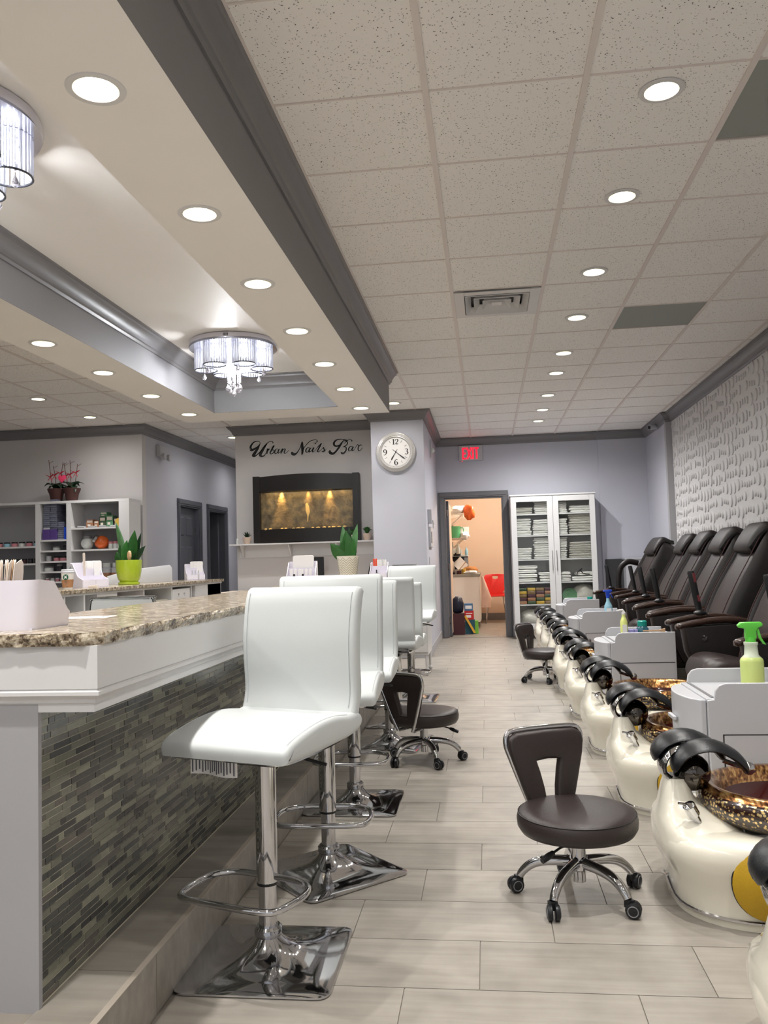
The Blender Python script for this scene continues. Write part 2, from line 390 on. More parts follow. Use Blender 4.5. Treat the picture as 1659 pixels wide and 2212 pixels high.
def sweep(path, prof, closed=False):
    """sweep a (offset, z) profile along an XY path with mitres; offset goes to the right of travel"""
    n = len(path); rings = []
    for i in range(n):
        p = Vector(path[i]); a = Vector(path[i-1]) if (i or closed) else None; b = Vector(path[(i+1) % n]) if (i < n-1 or closed) else None
        d1 = (p-a).normalized() if a is not None else (b-p).normalized(); d2 = (b-p).normalized() if b is not None else d1
        n1_ = Vector((d1.y, -d1.x)); n2_ = Vector((d2.y, -d2.x)); mi_ = (n1_+n2_); mi_ = mi_/(mi_.length_squared/2) if mi_.length > 1e-6 else n1_
        rings.append([(p.x+mi_.x*o, p.y+mi_.y*o, z) for o, z in prof])
    if closed: rings.append(rings[0])
    mb = MB(); mb.loft(rings, not closed, True); return mb
# ================================================================ ROOM
ZC = 2.95; XW = 2.42; YB = 12.45; XL = -7.4; YN = -2.6
# ---- floor
slab = MB(); slab.box(XL-.3, 3.0, YN-.2, 16.3, -.08, -.004)
floor = struct(slab.build('floor', M['grout']), 'beige-grey porcelain plank floor in a running bond')
TW, TD = .610, .2875
tmpl = MB(); tmpl.box(-TW/2+.0015, TW/2-.0015, -TD/2+.0015, TD/2-.0015, -.004, 0)
tile0 = None; rest = MB()
row = 0; y = 1.15+TD/2
cnt = 0
while y < YB-.05:
    off = (0, .2, .42)[row % 3]
    x = -.87-TW+off
    while x < XW:
        x0, x1 = max(x, -.878), min(x+TW, XW)
        if x1-x0 > .04:
            cx = (x0+x1)/2; full = abs(x1-x0-TW) < 1e-6
            if y < 7.4 and cnt < 290:
                cnt += 1
                if full:
                    if tile0 is None: tile0 = tmpl.build('floor_tile', M['floor_tile_mat'], floor, loc=(cx, y, 0))
                    else: inst(tile0, floor, (cx, y, 0))
                else:
                    q = MB(); q.box(x0-cx+.0015, x1-cx-.0015, -TD/2+.0015, TD/2-.0015, -.004, 0); q.build('floor_tile', M['floor_tile_mat'], floor, loc=(cx, y, 0))
            else: rest.box(x0+.0015, x1-.0015, y-TD/2+.0015, y+TD/2-.0015, -.004, 0)
        x += TW
    y += TD; row += 1
# beyond: left corridor, back room
for (xa, xb, ya, yb) in ((-1.7, 1.2, YB, 15.9), (-4.2, -3.2, 8, 15.2), (-.9, 2.42, -2.4, 1.15), (XL, -2.9, 8.4, 12), (-3.2, -1.3, 8.0, 10.5)):
    yy = ya; k = 0
    while yy < yb-.01:
        xx = xa-(k % 3)*.2
        while xx < xb:
            a, b = max(xx, xa), min(xx+TW, xb)
            if b-a > .03: rest.box(a+.0015, b-.0015, yy+.0015, min(yy+TD, yb)-.0015, -.004, 0)
            xx += TW
        yy += TD; k += 1
o = rest.build('distant_floor_tiles', M['floor_tile_mat'], floor); o['kind'] = 'stuff'

# ---- step platform in front of the mosaic
plat = MB(); plat.box(-1.3, -.892, 1.4, 8.05, 0, .146)
plat_o = struct(plat.build('trim_1', M['grout']), 'low tiled kick step running along the foot of the bar')
tp = MB(); tp.box(-.074, .074, -.302, .302, 0, .008); rs = MB(); rs.box(0, .011, -.302, .302, -.0, .152)
t0_ = r0_ = None
for k in range(11):
    yy = 1.72+k*.607
    lo = (-.968, yy, .147)
    if t0_ is None: t0_ = tp.build('step_tile', M['floor_tile_mat'], plat_o, loc=lo); r0_ = rs.build('riser_tile', M['floor_tile_mat'], plat_o, loc=(-.891, yy+.1, .001))
    else: inst(t0_, plat_o, lo); inst(r0_, plat_o, (-.891, yy+.1, .001))
mtl = MB(); mtl.box(-.894, -.878, 1.42, 8.05, .1535, .156); mtl.build('edge_trim', M['step_edge'], plat_o)

# ---- walls
def wallbox(name, x0, x1, y0, y1, z0, z1, m_, label=None):
    return struct(MB().box(x0, x1, y0, y1, z0, z1).build(name, m_), label)
# far wall with the doorway
fw_ = MB(); DX0, DX1, DZ = -.600, .262, 2.065
fw_.box(-.70, DX0, YB, YB+.12, 0, ZC); fw_.box(DX1, 1.668, YB, YB+.12, 0, ZC); fw_.box(DX0, DX1, YB, YB+.12, DZ, ZC)
struct(fw_.build('wall_far', M['wall_blue']), 'blue-grey far wall with the staff room doorway')
wallbox('wall_far_bay', 1.668, XW+.1, YB-.02, YB+.12, 0, ZC, M['wall_blue'], 'right bay of the far wall, one step proud')
wallbox('wall_right_return', 2.35, XW+.2, 11.12, YB-.02, 0, ZC, M['wall_blue'], 'pale return wall beside the textured wall')
wallbox('trim_2', 2.34, XW+.2, 11.03, 11.12, 0, ZC, M['panel_gray'], 'narrow grey strip ending the textured wall')
wr = wallbox('wall_right', XW, XW+.15, YN, 11.03, 0, ZC, M['white_paint'], 'white textured feature wall of raised pebble discs')
wallbox('wall_pillar', -1.335, -.70, 9.93, YB+.12, 0, ZC, M['wall_blue'], 'pale pillar wall that carries the clock')
wallbox('wall_sign', -3.20, -1.335, 10.52, 15.2, 0, ZC, M['wall_sign'], 'grey-beige wall behind the water feature')
wl = MB()
wl.box(XL, -4.25, 10.0, 10.12, 0, ZC)
struct(wl.build('wall_left_face', M['wall_sign']), 'grey wall behind the product shelves')
wc = MB(); D2 = (11.26, 12.08); D3 = (12.50, 13.34)
for a, b, z0, z1 in ((10.12, D2[0], 0, ZC), (D2[0], D2[1], 2.03, ZC), (D2[1], D3[0], 0, ZC), (D3[0], D3[1], 2.03, ZC), (D3[1], 15.2, 0, ZC)):
    wc.box(-4.37, -4.25, a, b, z0, z1)
struct(wc.build('wall_corridor', M['wall_blue']), 'blue-grey corridor wall with two doorways')
wallbox('wall_corridor_end', -4.4, -3.2, 15.2, 15.3, 0, ZC, M['wall_blue'])
nw = MB(); nw.box(XL, XW+.15, YN-.12, YN, 0, .35).box(XL, XW+.15, YN-.12, YN, 2.7, ZC).box(XL, -6.6, YN-.12, YN, .35, 2.7).box(2.2, XW+.15, YN-.12, YN, .35, 2.7)
struct(nw.build('wall_near', M['wall_blue']), 'unseen wall behind the viewer, with the added window opening')
win = shell('added_window_1', 'unseen storefront window added behind the viewer to brighten the room')  # unseen window, added to let fill light in from behind the camera
for k in range(5): MB().box(-6.6+k*2.175, -6.54+k*2.175, YN-.1, YN-.02, .35, 2.7).build('added_window_frame', M['trim_gray'], win)
MB().add([(-6.6, YN-.06, .35), (2.2, YN-.06, .35), (2.2, YN-.06, 2.7), (-6.6, YN-.06, 2.7)], [(0, 1, 2, 3)]).build('added_window_glass', M['pane_glass'], win)
ld = bpy.data.lights.new('added_window_portal', 'AREA'); ld.shape = 'RECTANGLE'; ld.size = 8.8; ld.size_y = 2.35; ld.cycles.is_portal = True
lo = bpy.data.objects.new('added_window_portal', ld); COL.objects.link(lo); lo.location = (-2.2, YN-.13, 1.525); lo.rotation_euler = (PI/2, 0, 0)
wallbox('wall_left', XL-.12, XL, YN, 10.12, 0, ZC, M['wall_blue'])
dk = MB(); dk.box(-6.2, -4.37, 10.9, 10.95, 0, ZC); dk.box(-6.2, -4.37, 14.2, 14.25, 0, ZC); dk.box(-6.25, -6.2, 10.9, 14.25, 0, ZC); dk.box(-6.2, -4.37, 12.27, 12.31, 0, ZC)
struct(dk.build('wall_closets', M['wall_blue']), 'unlit closets behind the corridor doors')
# back room
br = MB(); br.box(-1.75, -1.7, YB+.12, 15.95, 0, 2.6); br.box(1.2, 1.25, YB+.12, 15.95, 0, 2.6); br.box(-1.75, 1.25, 15.9, 15.95, 0, 2.6); br.box(-1.7, -.72, YB+.13, YB+.16, 0, 2.6); br.box(.27, 1.2, YB+.125, YB+.14, 0, 2.6)
struct(br.build('wall_staff_room', M['wall_warm']), 'warm lit walls of the staff room')
struct(MB().box(-1.75, 1.25, YB+.12, 15.95, 2.6, 2.65).build('ceiling_staff_room', M['paint_cream']))
struct(MB().box(-.9, 1.2, 15.885, 15.9, 0, .13).build('baseboard_staff_room', M['plastic_gray']))
struct(MB().box(-.70, -.688, 9.94, YB, 0, .11).build('baseboard_pillar', M['panel_gray'], bevel=.003))
struct(MB().box(-.702, -.688, 9.93, 9.94, 0, .11).box(-1.335, -.702, 9.918, 9.93, 0, .11).build('baseboard_pillar_front', M['panel_gray']))
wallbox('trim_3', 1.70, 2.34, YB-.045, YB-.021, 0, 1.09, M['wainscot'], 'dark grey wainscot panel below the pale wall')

# ---- crown mouldings
CP = [(0, ZC-.115), (.012, ZC-.115), (.02, ZC-.10), (.03, ZC-.095), (.034, ZC-.075), (.055, ZC-.045), (.075, ZC-.03), (.079, ZC-.016), (.09, ZC-.012), (.09, ZC), (0, ZC)]
def crown(name, path, label=None, prof=CP, m_='trim_gray'):
    return struct(sweep(path, prof).build(name, M[m_], smooth=30), label)
crown('trim_4', [(-3.20, 15.1), (-3.20, 10.52), (-1.335, 10.52), (-1.335, 9.93), (-.70, 9.93), (-.70, YB), (1.668, YB), (1.668, YB-.02), (2.35, YB-.02), (2.35, 11.03), (XW, 11.03), (XW, YN)], 'grey crown moulding around the far and right walls')
crown('trim_5', [(XL, 10.0), (-4.25, 10.0), (-4.25, 15.1)], 'grey crown moulding over the product shelves and corridor')

# ---- suspended ceiling
ceil = struct(MB().box(XL-.1, XW+.2, YN-.2, 15.3, ZC+.16, ZC+.22).build('ceiling', M['paint_cream']), 'suspended ceiling of square fissured tiles in a white grid')
G = .61; GX0 = .44; GY0 = 3.13
SX0, SX1, SY1 = -2.86, -.86, 7.78          # soffit outline
XI0, XI1, YI1 = -2.43, -1.28, 7.36         # tray opening
ZS, ZT = 2.55, 2.87
def inside(x, y): return SX0 < x < SX1 and y < SY1
LR = [(.745, yy) for yy in (3.284, 4.25, 5.37, 6.385, 7.49, 8.295, 9.42, 10.33, 11.17)] + [(-.993, 9.415), (-3.477, 11.324), (-4.60, 8.17), (-4.59, 9.30), (-4.6, 7.1), (-4.6, 5.9), (-4.6, 3.8), (-3.62, 13.3), (-1.69, 9.45), (-2.9, 9.48)]  # last two are hidden by the soffit, added to brighten the sign wall
LR += [(.745, yy) for yy in (2.3, 1.3, .2, -1.0)] + [(-4.6, 1.5), (-4.6, -.8)]
LS = [(-1.088, yy) for yy in (2.259, 3.154, 4.011, 4.884, 5.746, 6.62, 7.481, 1.38, .5, -.4, -1.3)] + [(-2.67, yy) for yy in (4.804, 5.623, 6.481, 7.358, 3.95, 3.1, 2.2, 1.3, .4, -.5)]
RH = .068
def holeplate(x0, x1, y0, y1, cx, cy, r, z, t, n=28):
    """rectangular plate with a round hole"""
    inner, outer = [], []
    for j in range(n):
        a = 2*PI*j/n; c, s_ = math.cos(a), math.sin(a); inner.append((cx+r*c, cy+r*s_))
        tx = ((x1-cx)/c if c > 1e-9 else (x0-cx)/c if c < -1e-9 else 1e9); ty = ((y1-cy)/s_ if s_ > 1e-9 else (y0-cy)/s_ if s_ < -1e-9 else 1e9)
        k = min(tx, ty); outer.append((cx+k*c, cy+k*s_))
    corners = [(x1, y1), (x0, y1), (x0, y0), (x1, y0)]
    mb = MB(); vs = [(*p, z) for p in inner]+[(*p, z) for p in outer]+[(*p, z) for p in corners]; fs = []
    for j in range(n):
        k = (j+1) % n; fs.append((j, k, n+k, n+j))
        a0, a1 = math.atan2(outer[j][1]-cy, outer[j][0]-cx) % (2*PI), math.atan2(outer[k][1]-cy, outer[k][0]-cx) % (2*PI)
        if a1 < a0: a1 += 2*PI
        for q, co in enumerate(corners):
            ca = math.atan2(co[1]-cy, co[0]-cx) % (2*PI)
            for ca_ in (ca, ca+2*PI):
                if a0+1e-6 < ca_ < a1-1e-6: fs.append((n+j, n+k, 2*n+q))
    mb.add(vs, fs); return mb
VENT = (0, 0); tile_c = None
VT = None
GRL = [(1, 0), (1, 5)]; VNT = (-1, 4)
tiles = 0
bars_y = set(); bars = MB()
for i in range(-13, 4):
    for j in range(-9, 20):
        x0 = GX0+i*G; y0 = GY0+j*G; x1, y1 = x0+G, y0+G
        if x0 >= XW or y0 >= (YB if x0 > -1.4 else 15.2): continue
        if x1 < XL: continue
        xa, xb, ya, yb = max(x0, XL), min(x1, XW), y0, min(y1, YB if x0 > -1.4 else 15.2)
        if ya < SY1-.02 and xa >= SX0-.02 and xb <= SX1+.05: continue
        if ya < SY1 and xa < SX1 < xb: xa = SX1
        if ya < SY1 and xa < SX0 < xb: xb = SX0
        if xb-xa < .03 or yb-ya < .03: continue
        cx, cy = (xa+xb)/2, (ya+yb)/2
        vis = (cy > 1.2) and not (cx < -2.9 and cy < 4.2)
        if not vis: 
            if (i+j) % 1 == 0: bars.box(xa, xb, ya, yb, ZC+.004, ZC+.02)
            continue
        lt = [l for l in LR if xa+.07 < l[0] < xb-.07 and ya < l[1] < yb]
        if (i, j) in GRL:
            MB().box(-G/2+.012, G/2-.012, -G/2+.012, G/2-.012, .004, .012).build('return_grille', M['grille_mat'], ceil, loc=(cx, cy, ZC)); continue
        if (i, j) == VNT: VENT = (cx, cy); continue
        if lt:
            lx, ly = lt[0]; ly = min(max(ly, ya+.1), yb-.1)
            holeplate(xa-cx, xb-cx, ya-cy, yb-cy, lx-cx, ly-cy, RH, 0, 0).build('ceiling_tile', M['ceiling_tile_mat'], ceil, loc=(cx, cy, ZC+.004))
        elif abs(xb-xa-G) < 1e-6 and abs(yb-ya-G) < 1e-6:
            if tile_c is None: tile_c = MB().box(-G/2+.002, G/2-.002, -G/2+.002, G/2-.002, 0, .012).build('ceiling_tile', M['ceiling_tile_mat'], ceil, loc=(cx, cy, ZC+.004))
            else: inst(tile_c, ceil, (cx, cy, ZC+.004))
        else: MB().box(xa-cx, xb-cx, ya-cy, yb-cy, 0, .012).build('ceiling_tile', M['ceiling_tile_mat'], ceil, loc=(cx, cy, ZC+.004))
        tiles += 1
o = bars.build('hidden_tiles', M['ceiling_tile_mat'], ceil); o['kind'] = 'stuff'
for i in range(-12, 4):
    x = GX0+i*G
    if x < XL or x > XW: continue
    if SX0-.05 < x < SX1: ya = SY1
    else: ya = YN
    yb = YB if x > -1.4 else 15.2
    if x < -4.25: yb = 10.0
    MB().box(x-.012, x+.012, ya, yb, ZC-.004, ZC+.03).build('grid_bar', M['grid_white'], ceil)
for j in range(-9, 20):
    y = GY0+j*G
    if y < YN: continue
    if y < SY1:
        MB().box(SX1, XW, y-.0045, y+.0045, ZC-.001, ZC+.03).build('grid_bar', M['grid_white'], ceil)
        MB().box(XL, SX0, y-.0045, y+.0045, ZC-.001, ZC+.03).build('grid_bar', M['grid_white'], ceil)
    elif y < YB: MB().box(XL if y < 10 else -4.25, XW, y-.0045, y+.0045, ZC-.001, ZC+.03).build('grid_bar', M['grid_white'], ceil)
# supply air diffuser
vt = thing('ceiling_vent', 'square white four-way air vent in the tiled ceiling', 'vent', (VENT[0], VENT[1], ZC))
q = MB()
for (a, b, z0) in ((.292, .225, -.012),):
    for sx, sy in ((1, 0), (-1, 0), (0, 1), (0, -1)):
        if sx: q.box(min(sx*a, sx*b), max(sx*a, sx*b), -a, a, z0, 0)
        else: q.box(-b, b, min(sy*a, sy*b), max(sy*a, sy*b), z0, 0)
q.build('frame', M['white_paint'], vt, bevel=.002)
MB().box(-.22, .22, -.22, .22, .05, .055).build('duct_opening', M['plastic_black'], vt)
for rr_ in (.19, .13, .07):
    rings = [rrect(rr_+.03, rr_+.03, .004, 2, -.014), rrect(rr_+.028, rr_+.028, .004, 2, -.018), rrect(rr_-.01, rr_-.01, .004, 2, .03), rrect(rr_-.008, rr_-.008, .004, 2, .034), rrect(rr_+.03, rr_+.03, .004, 2, -.014)]
    MB().loft(rings, False).build('louver', M['white_paint'], vt)
MB().box(-.035, .035, -.035, .035, -.01, -.006).build('louver_center', M['white_paint'], vt)

# ---- soffit with tray
sf = shell('trim_6', 'cream ceiling soffit with a recessed tray over the bar')
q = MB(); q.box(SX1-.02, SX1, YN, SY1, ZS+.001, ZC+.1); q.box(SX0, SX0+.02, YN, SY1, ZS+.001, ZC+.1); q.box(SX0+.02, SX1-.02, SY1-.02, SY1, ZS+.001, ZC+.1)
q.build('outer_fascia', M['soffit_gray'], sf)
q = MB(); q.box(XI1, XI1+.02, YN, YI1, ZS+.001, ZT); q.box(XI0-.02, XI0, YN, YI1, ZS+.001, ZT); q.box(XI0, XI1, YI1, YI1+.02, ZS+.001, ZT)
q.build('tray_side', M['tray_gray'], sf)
MB().box(XI0-.02, XI1+.02, YN, YI1+.02, ZT, ZT+.02).build('tray_ceiling', M['paint_cream'], sf)
def ledge(x0, x1, lights, ya=YN, yb=YI1):
    ls = sorted(y_ for x_, y_ in lights if x0 < x_ < x1); ed = [ya]+[(a+b)/2 for a, b in zip(ls, ls[1:])]+[yb]
    out = MB()
    for k, y_ in enumerate(ls):
        lx = [l[0] for l in lights if l[1] == y_ and x0 < l[0] < x1][0]
        p = holeplate(x0, x1, ed[k], ed[k+1], lx, y_, RH, ZS, 0); out.add(p.v, p.f)
    return out
LSr = [l for l in LS if l[0] > -2 and l[1] < YI1]; LSl = [l for l in LS if l[0] < -2 and l[1] < YI1-.05]
lg = ledge(XI1, SX1, LSr); p = ledge(SX0, XI0, LSl, yb=YI1-.1); lg.add(p.v, p.f)
p = holeplate(XI1, SX1, YI1, SY1, -1.088, 7.481, RH, ZS, 0); lg.add(p.v, p.f)
p = holeplate(SX0, XI0, YI1-.1, SY1, -2.67, 7.358, RH, ZS, 0); lg.add(p.v, p.f)
lg.add([(XI0, YI1, ZS), (XI1, YI1, ZS), (XI1, SY1, ZS), (XI0, SY1, ZS)], [(0, 1, 2, 3)])
lg.build('ledge', M['paint_cream'], sf)
IP = [(0, ZT-.115), (.012, ZT-.115), (.02, ZT-.10), (.03, ZT-.095), (.034, ZT-.075), (.055, ZT-.045), (.075, ZT-.03), (.079, ZT-.016), (.09, ZT-.012), (.09, ZT), (0, ZT)]
sweep([(XI0, YN), (XI0, YI1), (XI1, YI1), (XI1, YN)], IP).build('tray_crown', M['trim_gray'], sf, smooth=30)
OP = [(o_*.92, ZC-(ZC-z_)*1.15) for o_, z_ in CP]
sweep([(SX0, YN), (SX0, SY1), (SX1, SY1), (SX1, YN)][::-1], OP).build('outer_crown', M['trim_gray'], sf, smooth=30)

# ---- downlights
def make_downlight():
    t = thing('recessed_downlight', 'recessed downlight', 'light')
    MB().lathe([(RH-.004, .004), (RH-.002, -.004), (RH+.018, -.003), (RH+.02, .002)], 32, cap=False).build('trim_ring', M['white_paint'], t, smooth=True)
    MB().lathe([(RH-.003, .0), (RH-.005, .035), (RH-.012, .075), (.02, .08)], 28, cap=False).build('can', M['can_gold'], t, smooth=True)
    b = MB().lathe([(.001, .022), (.025, .023), (.038, .028), (.041, .036), (.03, .06)], 24, cap=True)
    b.build('bulb', M['bulb_glow'], t, smooth=True)
    return t
dl0 = make_downlight()
spots = [(x, y, ZC) for x, y in LR]+[(x, y, ZS) for x, y in LS]
def spot_light(parent, power, col=(1, .95, .88), size=168, rad=.03, tilt=0, blend=1.0):
    ld = bpy.data.lights.new('lamp_beam', 'SPOT'); ld.energy = power; ld.color = col; ld.spot_size = math.radians(size); ld.spot_blend = blend; ld.shadow_soft_size = rad
    lo = bpy.data.objects.new('lamp_beam', ld); COL.objects.link(lo); lo.parent = parent; lo.location = (0, 0, -.012); lo.rotation_euler = (0, tilt, 0); return lo
first = True
for (x, y, z) in spots:
    if z == ZS:
        side = 'right' if x > -2 else 'left'; zone = 'cream soffit ledge, row on its %s side' % side; grp = 'downlights in the %s soffit ledge' % side
        kk = sorted([l[1] for l in LS if (l[0] > -2) == (x > -2) and l[1] > (2 if x > -2 else 4.5)])
    elif x > 0: grp = 'downlights over the corridor'; kk = sorted([l[1] for l in LR if l[0] > 0 and l[1] > 3])
    else: grp = 'downlights over the left area'; kk = [8.17, 9.30, 9.415, 11.324]
    ords = ['nearest', 'second nearest', 'third nearest', 'fourth nearest', 'fifth nearest', 'sixth nearest', 'seventh nearest', 'eighth nearest', 'farthest']
    VIS = {8.17: 'lit downlight nearest in the tiled ceiling over the product shelves', 9.30: 'lit downlight second in the tiled ceiling over the product shelves', 9.415: 'lit downlight peeking past the soffit corner, above the clock pillar', 11.324: 'lit downlight over the corridor, beside the sign wall edge'}
    if x < 0 and z == ZC and y in VIS: lab = VIS[y]
    elif y in kk:
        n_ = kk.index(y); w_ = 'farthest' if n_ == len(kk)-1 else ords[n_]
        lab = {'downlights in the right soffit ledge': 'lit downlight, %s in the row on the soffit right ledge', 'downlights in the left soffit ledge': 'lit downlight, %s in the row on the soffit left ledge',
               'downlights over the corridor': 'lit downlight, %s in the tiled ceiling row over the pedicure aisle', 'downlights over the left area': 'lit downlight, %s in the tiled ceiling left of the pillar'}[grp] % w_
    else:
        seq = sorted([l[1] for l in (LS if z == ZS else LR) if (l[0] > -2) == (x > -2) and abs(l[0]-x) < .45 and l[1] not in kk]); lab = 'lit downlight outside the frame, %s from the front, %s' % (ORD[seq.index(y)], 'right ledge row' if z == ZS and x > -2 else 'left ledge row' if z == ZS else 'aisle row' if x > 0 else 'added sign wall light, pillar side' if x > -2 else 'added sign wall light, mantel end' if x > -3 else 'corridor' if x > -4 else 'left area row')
    if first: t = dl0; t.location = (x, y, z); t['label'] = lab; t['group'] = grp; first = False
    else: t = tree(dl0, (x, y, z), 0, lab, grp)
    warm = (1, .97, .935)
    p_ = LP*(1.0 if z == ZC else .8)
    if y < 0: p_ *= .8
    tl_ = -.30 if (z == ZS and x > -2) else 0
    if z == ZC: spot_light(t, p_*(.22 if y == 9.415 else .5 if y < 8 or x < 0 else 1.2 if y < 10 else 4.6), (1, .98, .97) if y > 8 else warm); spot_light(t, p_*(2.5 if 0 < x and y < 4.6 else 1.6 if 0 < x and y < 8 else .35 if x > 0 else .6 if y == 9.415 else 1.4), warm, 74, .022, 0, 1.0)
    else: spot_light(t, p_*(.42 if y > 1.6 or x < -2 else 1.3), warm, tilt=tl_); spot_light(t, p_*.55, warm, 84, .022, tl_*1.15, .7)
# staff room lamp: warm flush ceiling fixture
t = thing('ceiling_lamp', 'warm round flush lamp on the staff room ceiling', 'light', (.3, 14.0, 2.6))
MB().lathe([(.16, 0), (.16, -.02), (.001, -.06)], 24).build('diffuser', M['bulb_glow'], t, smooth=True)
ld = bpy.data.lights.new('staff_lamp', 'POINT'); ld.energy = 48; ld.color = (1, .92, .82); ld.shadow_soft_size = .12
lo = bpy.data.objects.new('staff_lamp', ld); COL.objects.link(lo); lo.parent = t; lo.location = (0, 0, -.2)

# ---- chandeliers
def make_chandelier(label):
    t = thing('crystal_chandelier', label, 'chandelier')
    MB().lathe([(.30, .055), (.335, .05), (.34, .012), (.335, 0), (.001, 0)], 48).build('canopy_plate', M['mirror_plate'], t, smooth=35)
    sl = MB()
    for k in range(5): sl.box(-.016+k*.008, -.012+k*.008, -.3415, -.338, .018, .04)
    sl.build('vent_slots', M['plastic_black'], t)
    pos = [(.215*math.cos(a), .215*math.sin(a)) for a in [math.radians(60*k+0) for k in range(6)]]
    for k, (px, py) in enumerate(pos):
        sh = MB(); n = 26; r = .082
        for j in range(n):
            a = 2*PI*j/n; sh.tube([(px+r*math.cos(a), py+r*math.sin(a), -.002), (px+r*math.cos(a), py+r*math.sin(a), -.155)], .0072, 6)
        s_ = sh.build('rod_shade', M['rod_crystal'], t, smooth=True)
        MB().lathe([(.03, -.01), (.036, -.06), (.03, -.10), (.001, -.12)], 16, (px, py, 0)).build('glow_bulb', M['shade_glow'], s_, smooth=True)
        MB().tube([(px+(r+.004)*math.cos(2*PI*j/28), py+(r+.004)*math.sin(2*PI*j/28), -.158) for j in range(28)], .0045, 6, True).build('shade_ring', M['ring_dark'], t, smooth=True)
    def drop(x, y, z, n):
        d = MB()
        for j in range(n): d.sphere((x, y, z+.045+j*.013), .0055, 6)
        d.lathe([(.001, .03), (.017, -.002), (.014, -.012), (.001, -.022)], 8, (x, y, z))
        return d.build('crystal_drop', M['crystal'], t)
    for k in range(6):
        a = math.radians(60*k+30); drop(.245*math.cos(a+.3), .245*math.sin(a+.3), -.20, 3)
    for k in range(8):
        a = 2*PI*k/8; drop(.05*math.cos(a), .05*math.sin(a), -.30-(k % 2)*.015, 18)
    drop(0, 0, -.345, 22)
    ld = bpy.data.lights.new('chandelier_light', 'POINT'); ld.energy = CHP*3; ld.color = (.95, .97, 1); ld.shadow_soft_size = .08
    lo = bpy.data.objects.new('chandelier_light', ld); COL.objects.link(lo); lo.parent = t; lo.location = (0, 0, -.2)
    return t
ch = make_chandelier('round crystal chandelier near the middle of the soffit tray'); ch['group'] = 'crystal chandeliers'
ch.location = (-1.885, 6.2, 2.815); ch.rotation_euler = (0, 0, .12)
ch2 = tree(ch, (-1.955, 2.83, 2.815), .5, 'round crystal chandelier cut off by the left edge of the frame', 'crystal chandeliers')

# ---- doors
def casing(name, parts, label):
    e = shell(name, label); return e
d1 = shell('door_1', 'open grey doorway to the lit staff room')
q = MB(); cw = .085
prof_z = DZ
for sx, x in ((-1, DX0), (1, DX1)):
    a, b = (x-cw, x) if sx < 0 else (x, x+cw)
    q.box(a, b, YB-.018, YB, 0, DZ); q.box(a+.02, b-.02, YB-.028, YB-.018, 0, DZ)
q.box(DX0-cw, DX1+cw, YB-.018, YB, DZ, DZ+cw); q.box(DX0-cw+.02, DX1+cw-.02, YB-.028, YB-.018, DZ+.02, DZ+cw-.02)
q.box(DX0, DX0+.018, YB, YB+.12, 0, DZ-.018); q.box(DX1-.018, DX1, YB, YB+.12, 0, DZ-.018); q.box(DX0, DX1, YB, YB+.12, DZ-.018, DZ)
q.build('casing', M['door_casing_gray'], d1, bevel=.003)
lf = MB().box(-.582, -.545, YB+.13, YB+.95, .012, 2.03).build('door_leaf', M['door_gray'], d1, bevel=.002)
for z in (.25, 1.05, 1.85): MB().tube([(-.566, YB+.118, z-.045), (-.566, YB+.118, z+.045)], .008, 8).build('hinge', M['steel'], lf)
MB().box(-.545, -.5425, YB+.16, YB+.93, .05, 2.0).build('inner_face', M['wall_warm'], lf)
for nm, (a, b), leaf in (('door_2', D2, True), ('door_3', D3, False)):
    e = shell(nm, 'grey panelled corridor door in its casing' if leaf else 'dark open corridor doorway beside the panelled door')
    q = MB(); X = -4.25
    for s0, s1 in ((a-.085, a), (b, b+.085)): q.box(X, X+.018, s0, s1, 0, 2.03); q.box(X+.018, X+.028, s0+.02, s1-.02, 0, 2.03)
    q.box(X, X+.018, a-.085, b+.085, 2.03, 2.115); q.box(X+.018, X+.028, a-.065, b+.065, 2.05, 2.095)
    q.box(X-.12, X, a, a+.018, 0, 2.012); q.box(X-.12, X, b-.018, b, 0, 2.012); q.box(X-.12, X, a, b, 2.012, 2.03)
    q.build('casing', M['door_gray'], e, bevel=.003)
    if leaf:
        l = MB().box(-4.36, -4.325, a+.02, b-.02, .01, 2.01).build('door_leaf', M['door_gray'], e)
        for (ya, yb) in ((a+.12, a+.36), (a+.46, a+.7)):
            for (z0, z1) in ((.25, .8), (.95, 1.45), (1.6, 1.88)): 
                MB().loft([[(-4.325, ya, z0), (-4.325, yb, z0), (-4.325, yb, z1), (-4.325, ya, z1)], [(-4.315, ya+.02, z0+.02), (-4.315, yb-.02, z0+.02), (-4.315, yb-.02, z1-.02), (-4.315, ya+.02, z1-.02)]]).build('door_panel', M['door_gray'], l)
        MB().sphere((-4.30, b-.08, .98), .028).build('door_knob', M['steel'], l, smooth=True)
        for z in (.25, 1.7): MB().box(-4.30, -4.295, b-.03, b-.02, z-.05, z+.05).build('hinge', M['steel'], e)
    else:
        MB().box(-5.1, -4.36, b-.06, b-.022, .01, 2.01).build('door_leaf', M['door_gray'], e)

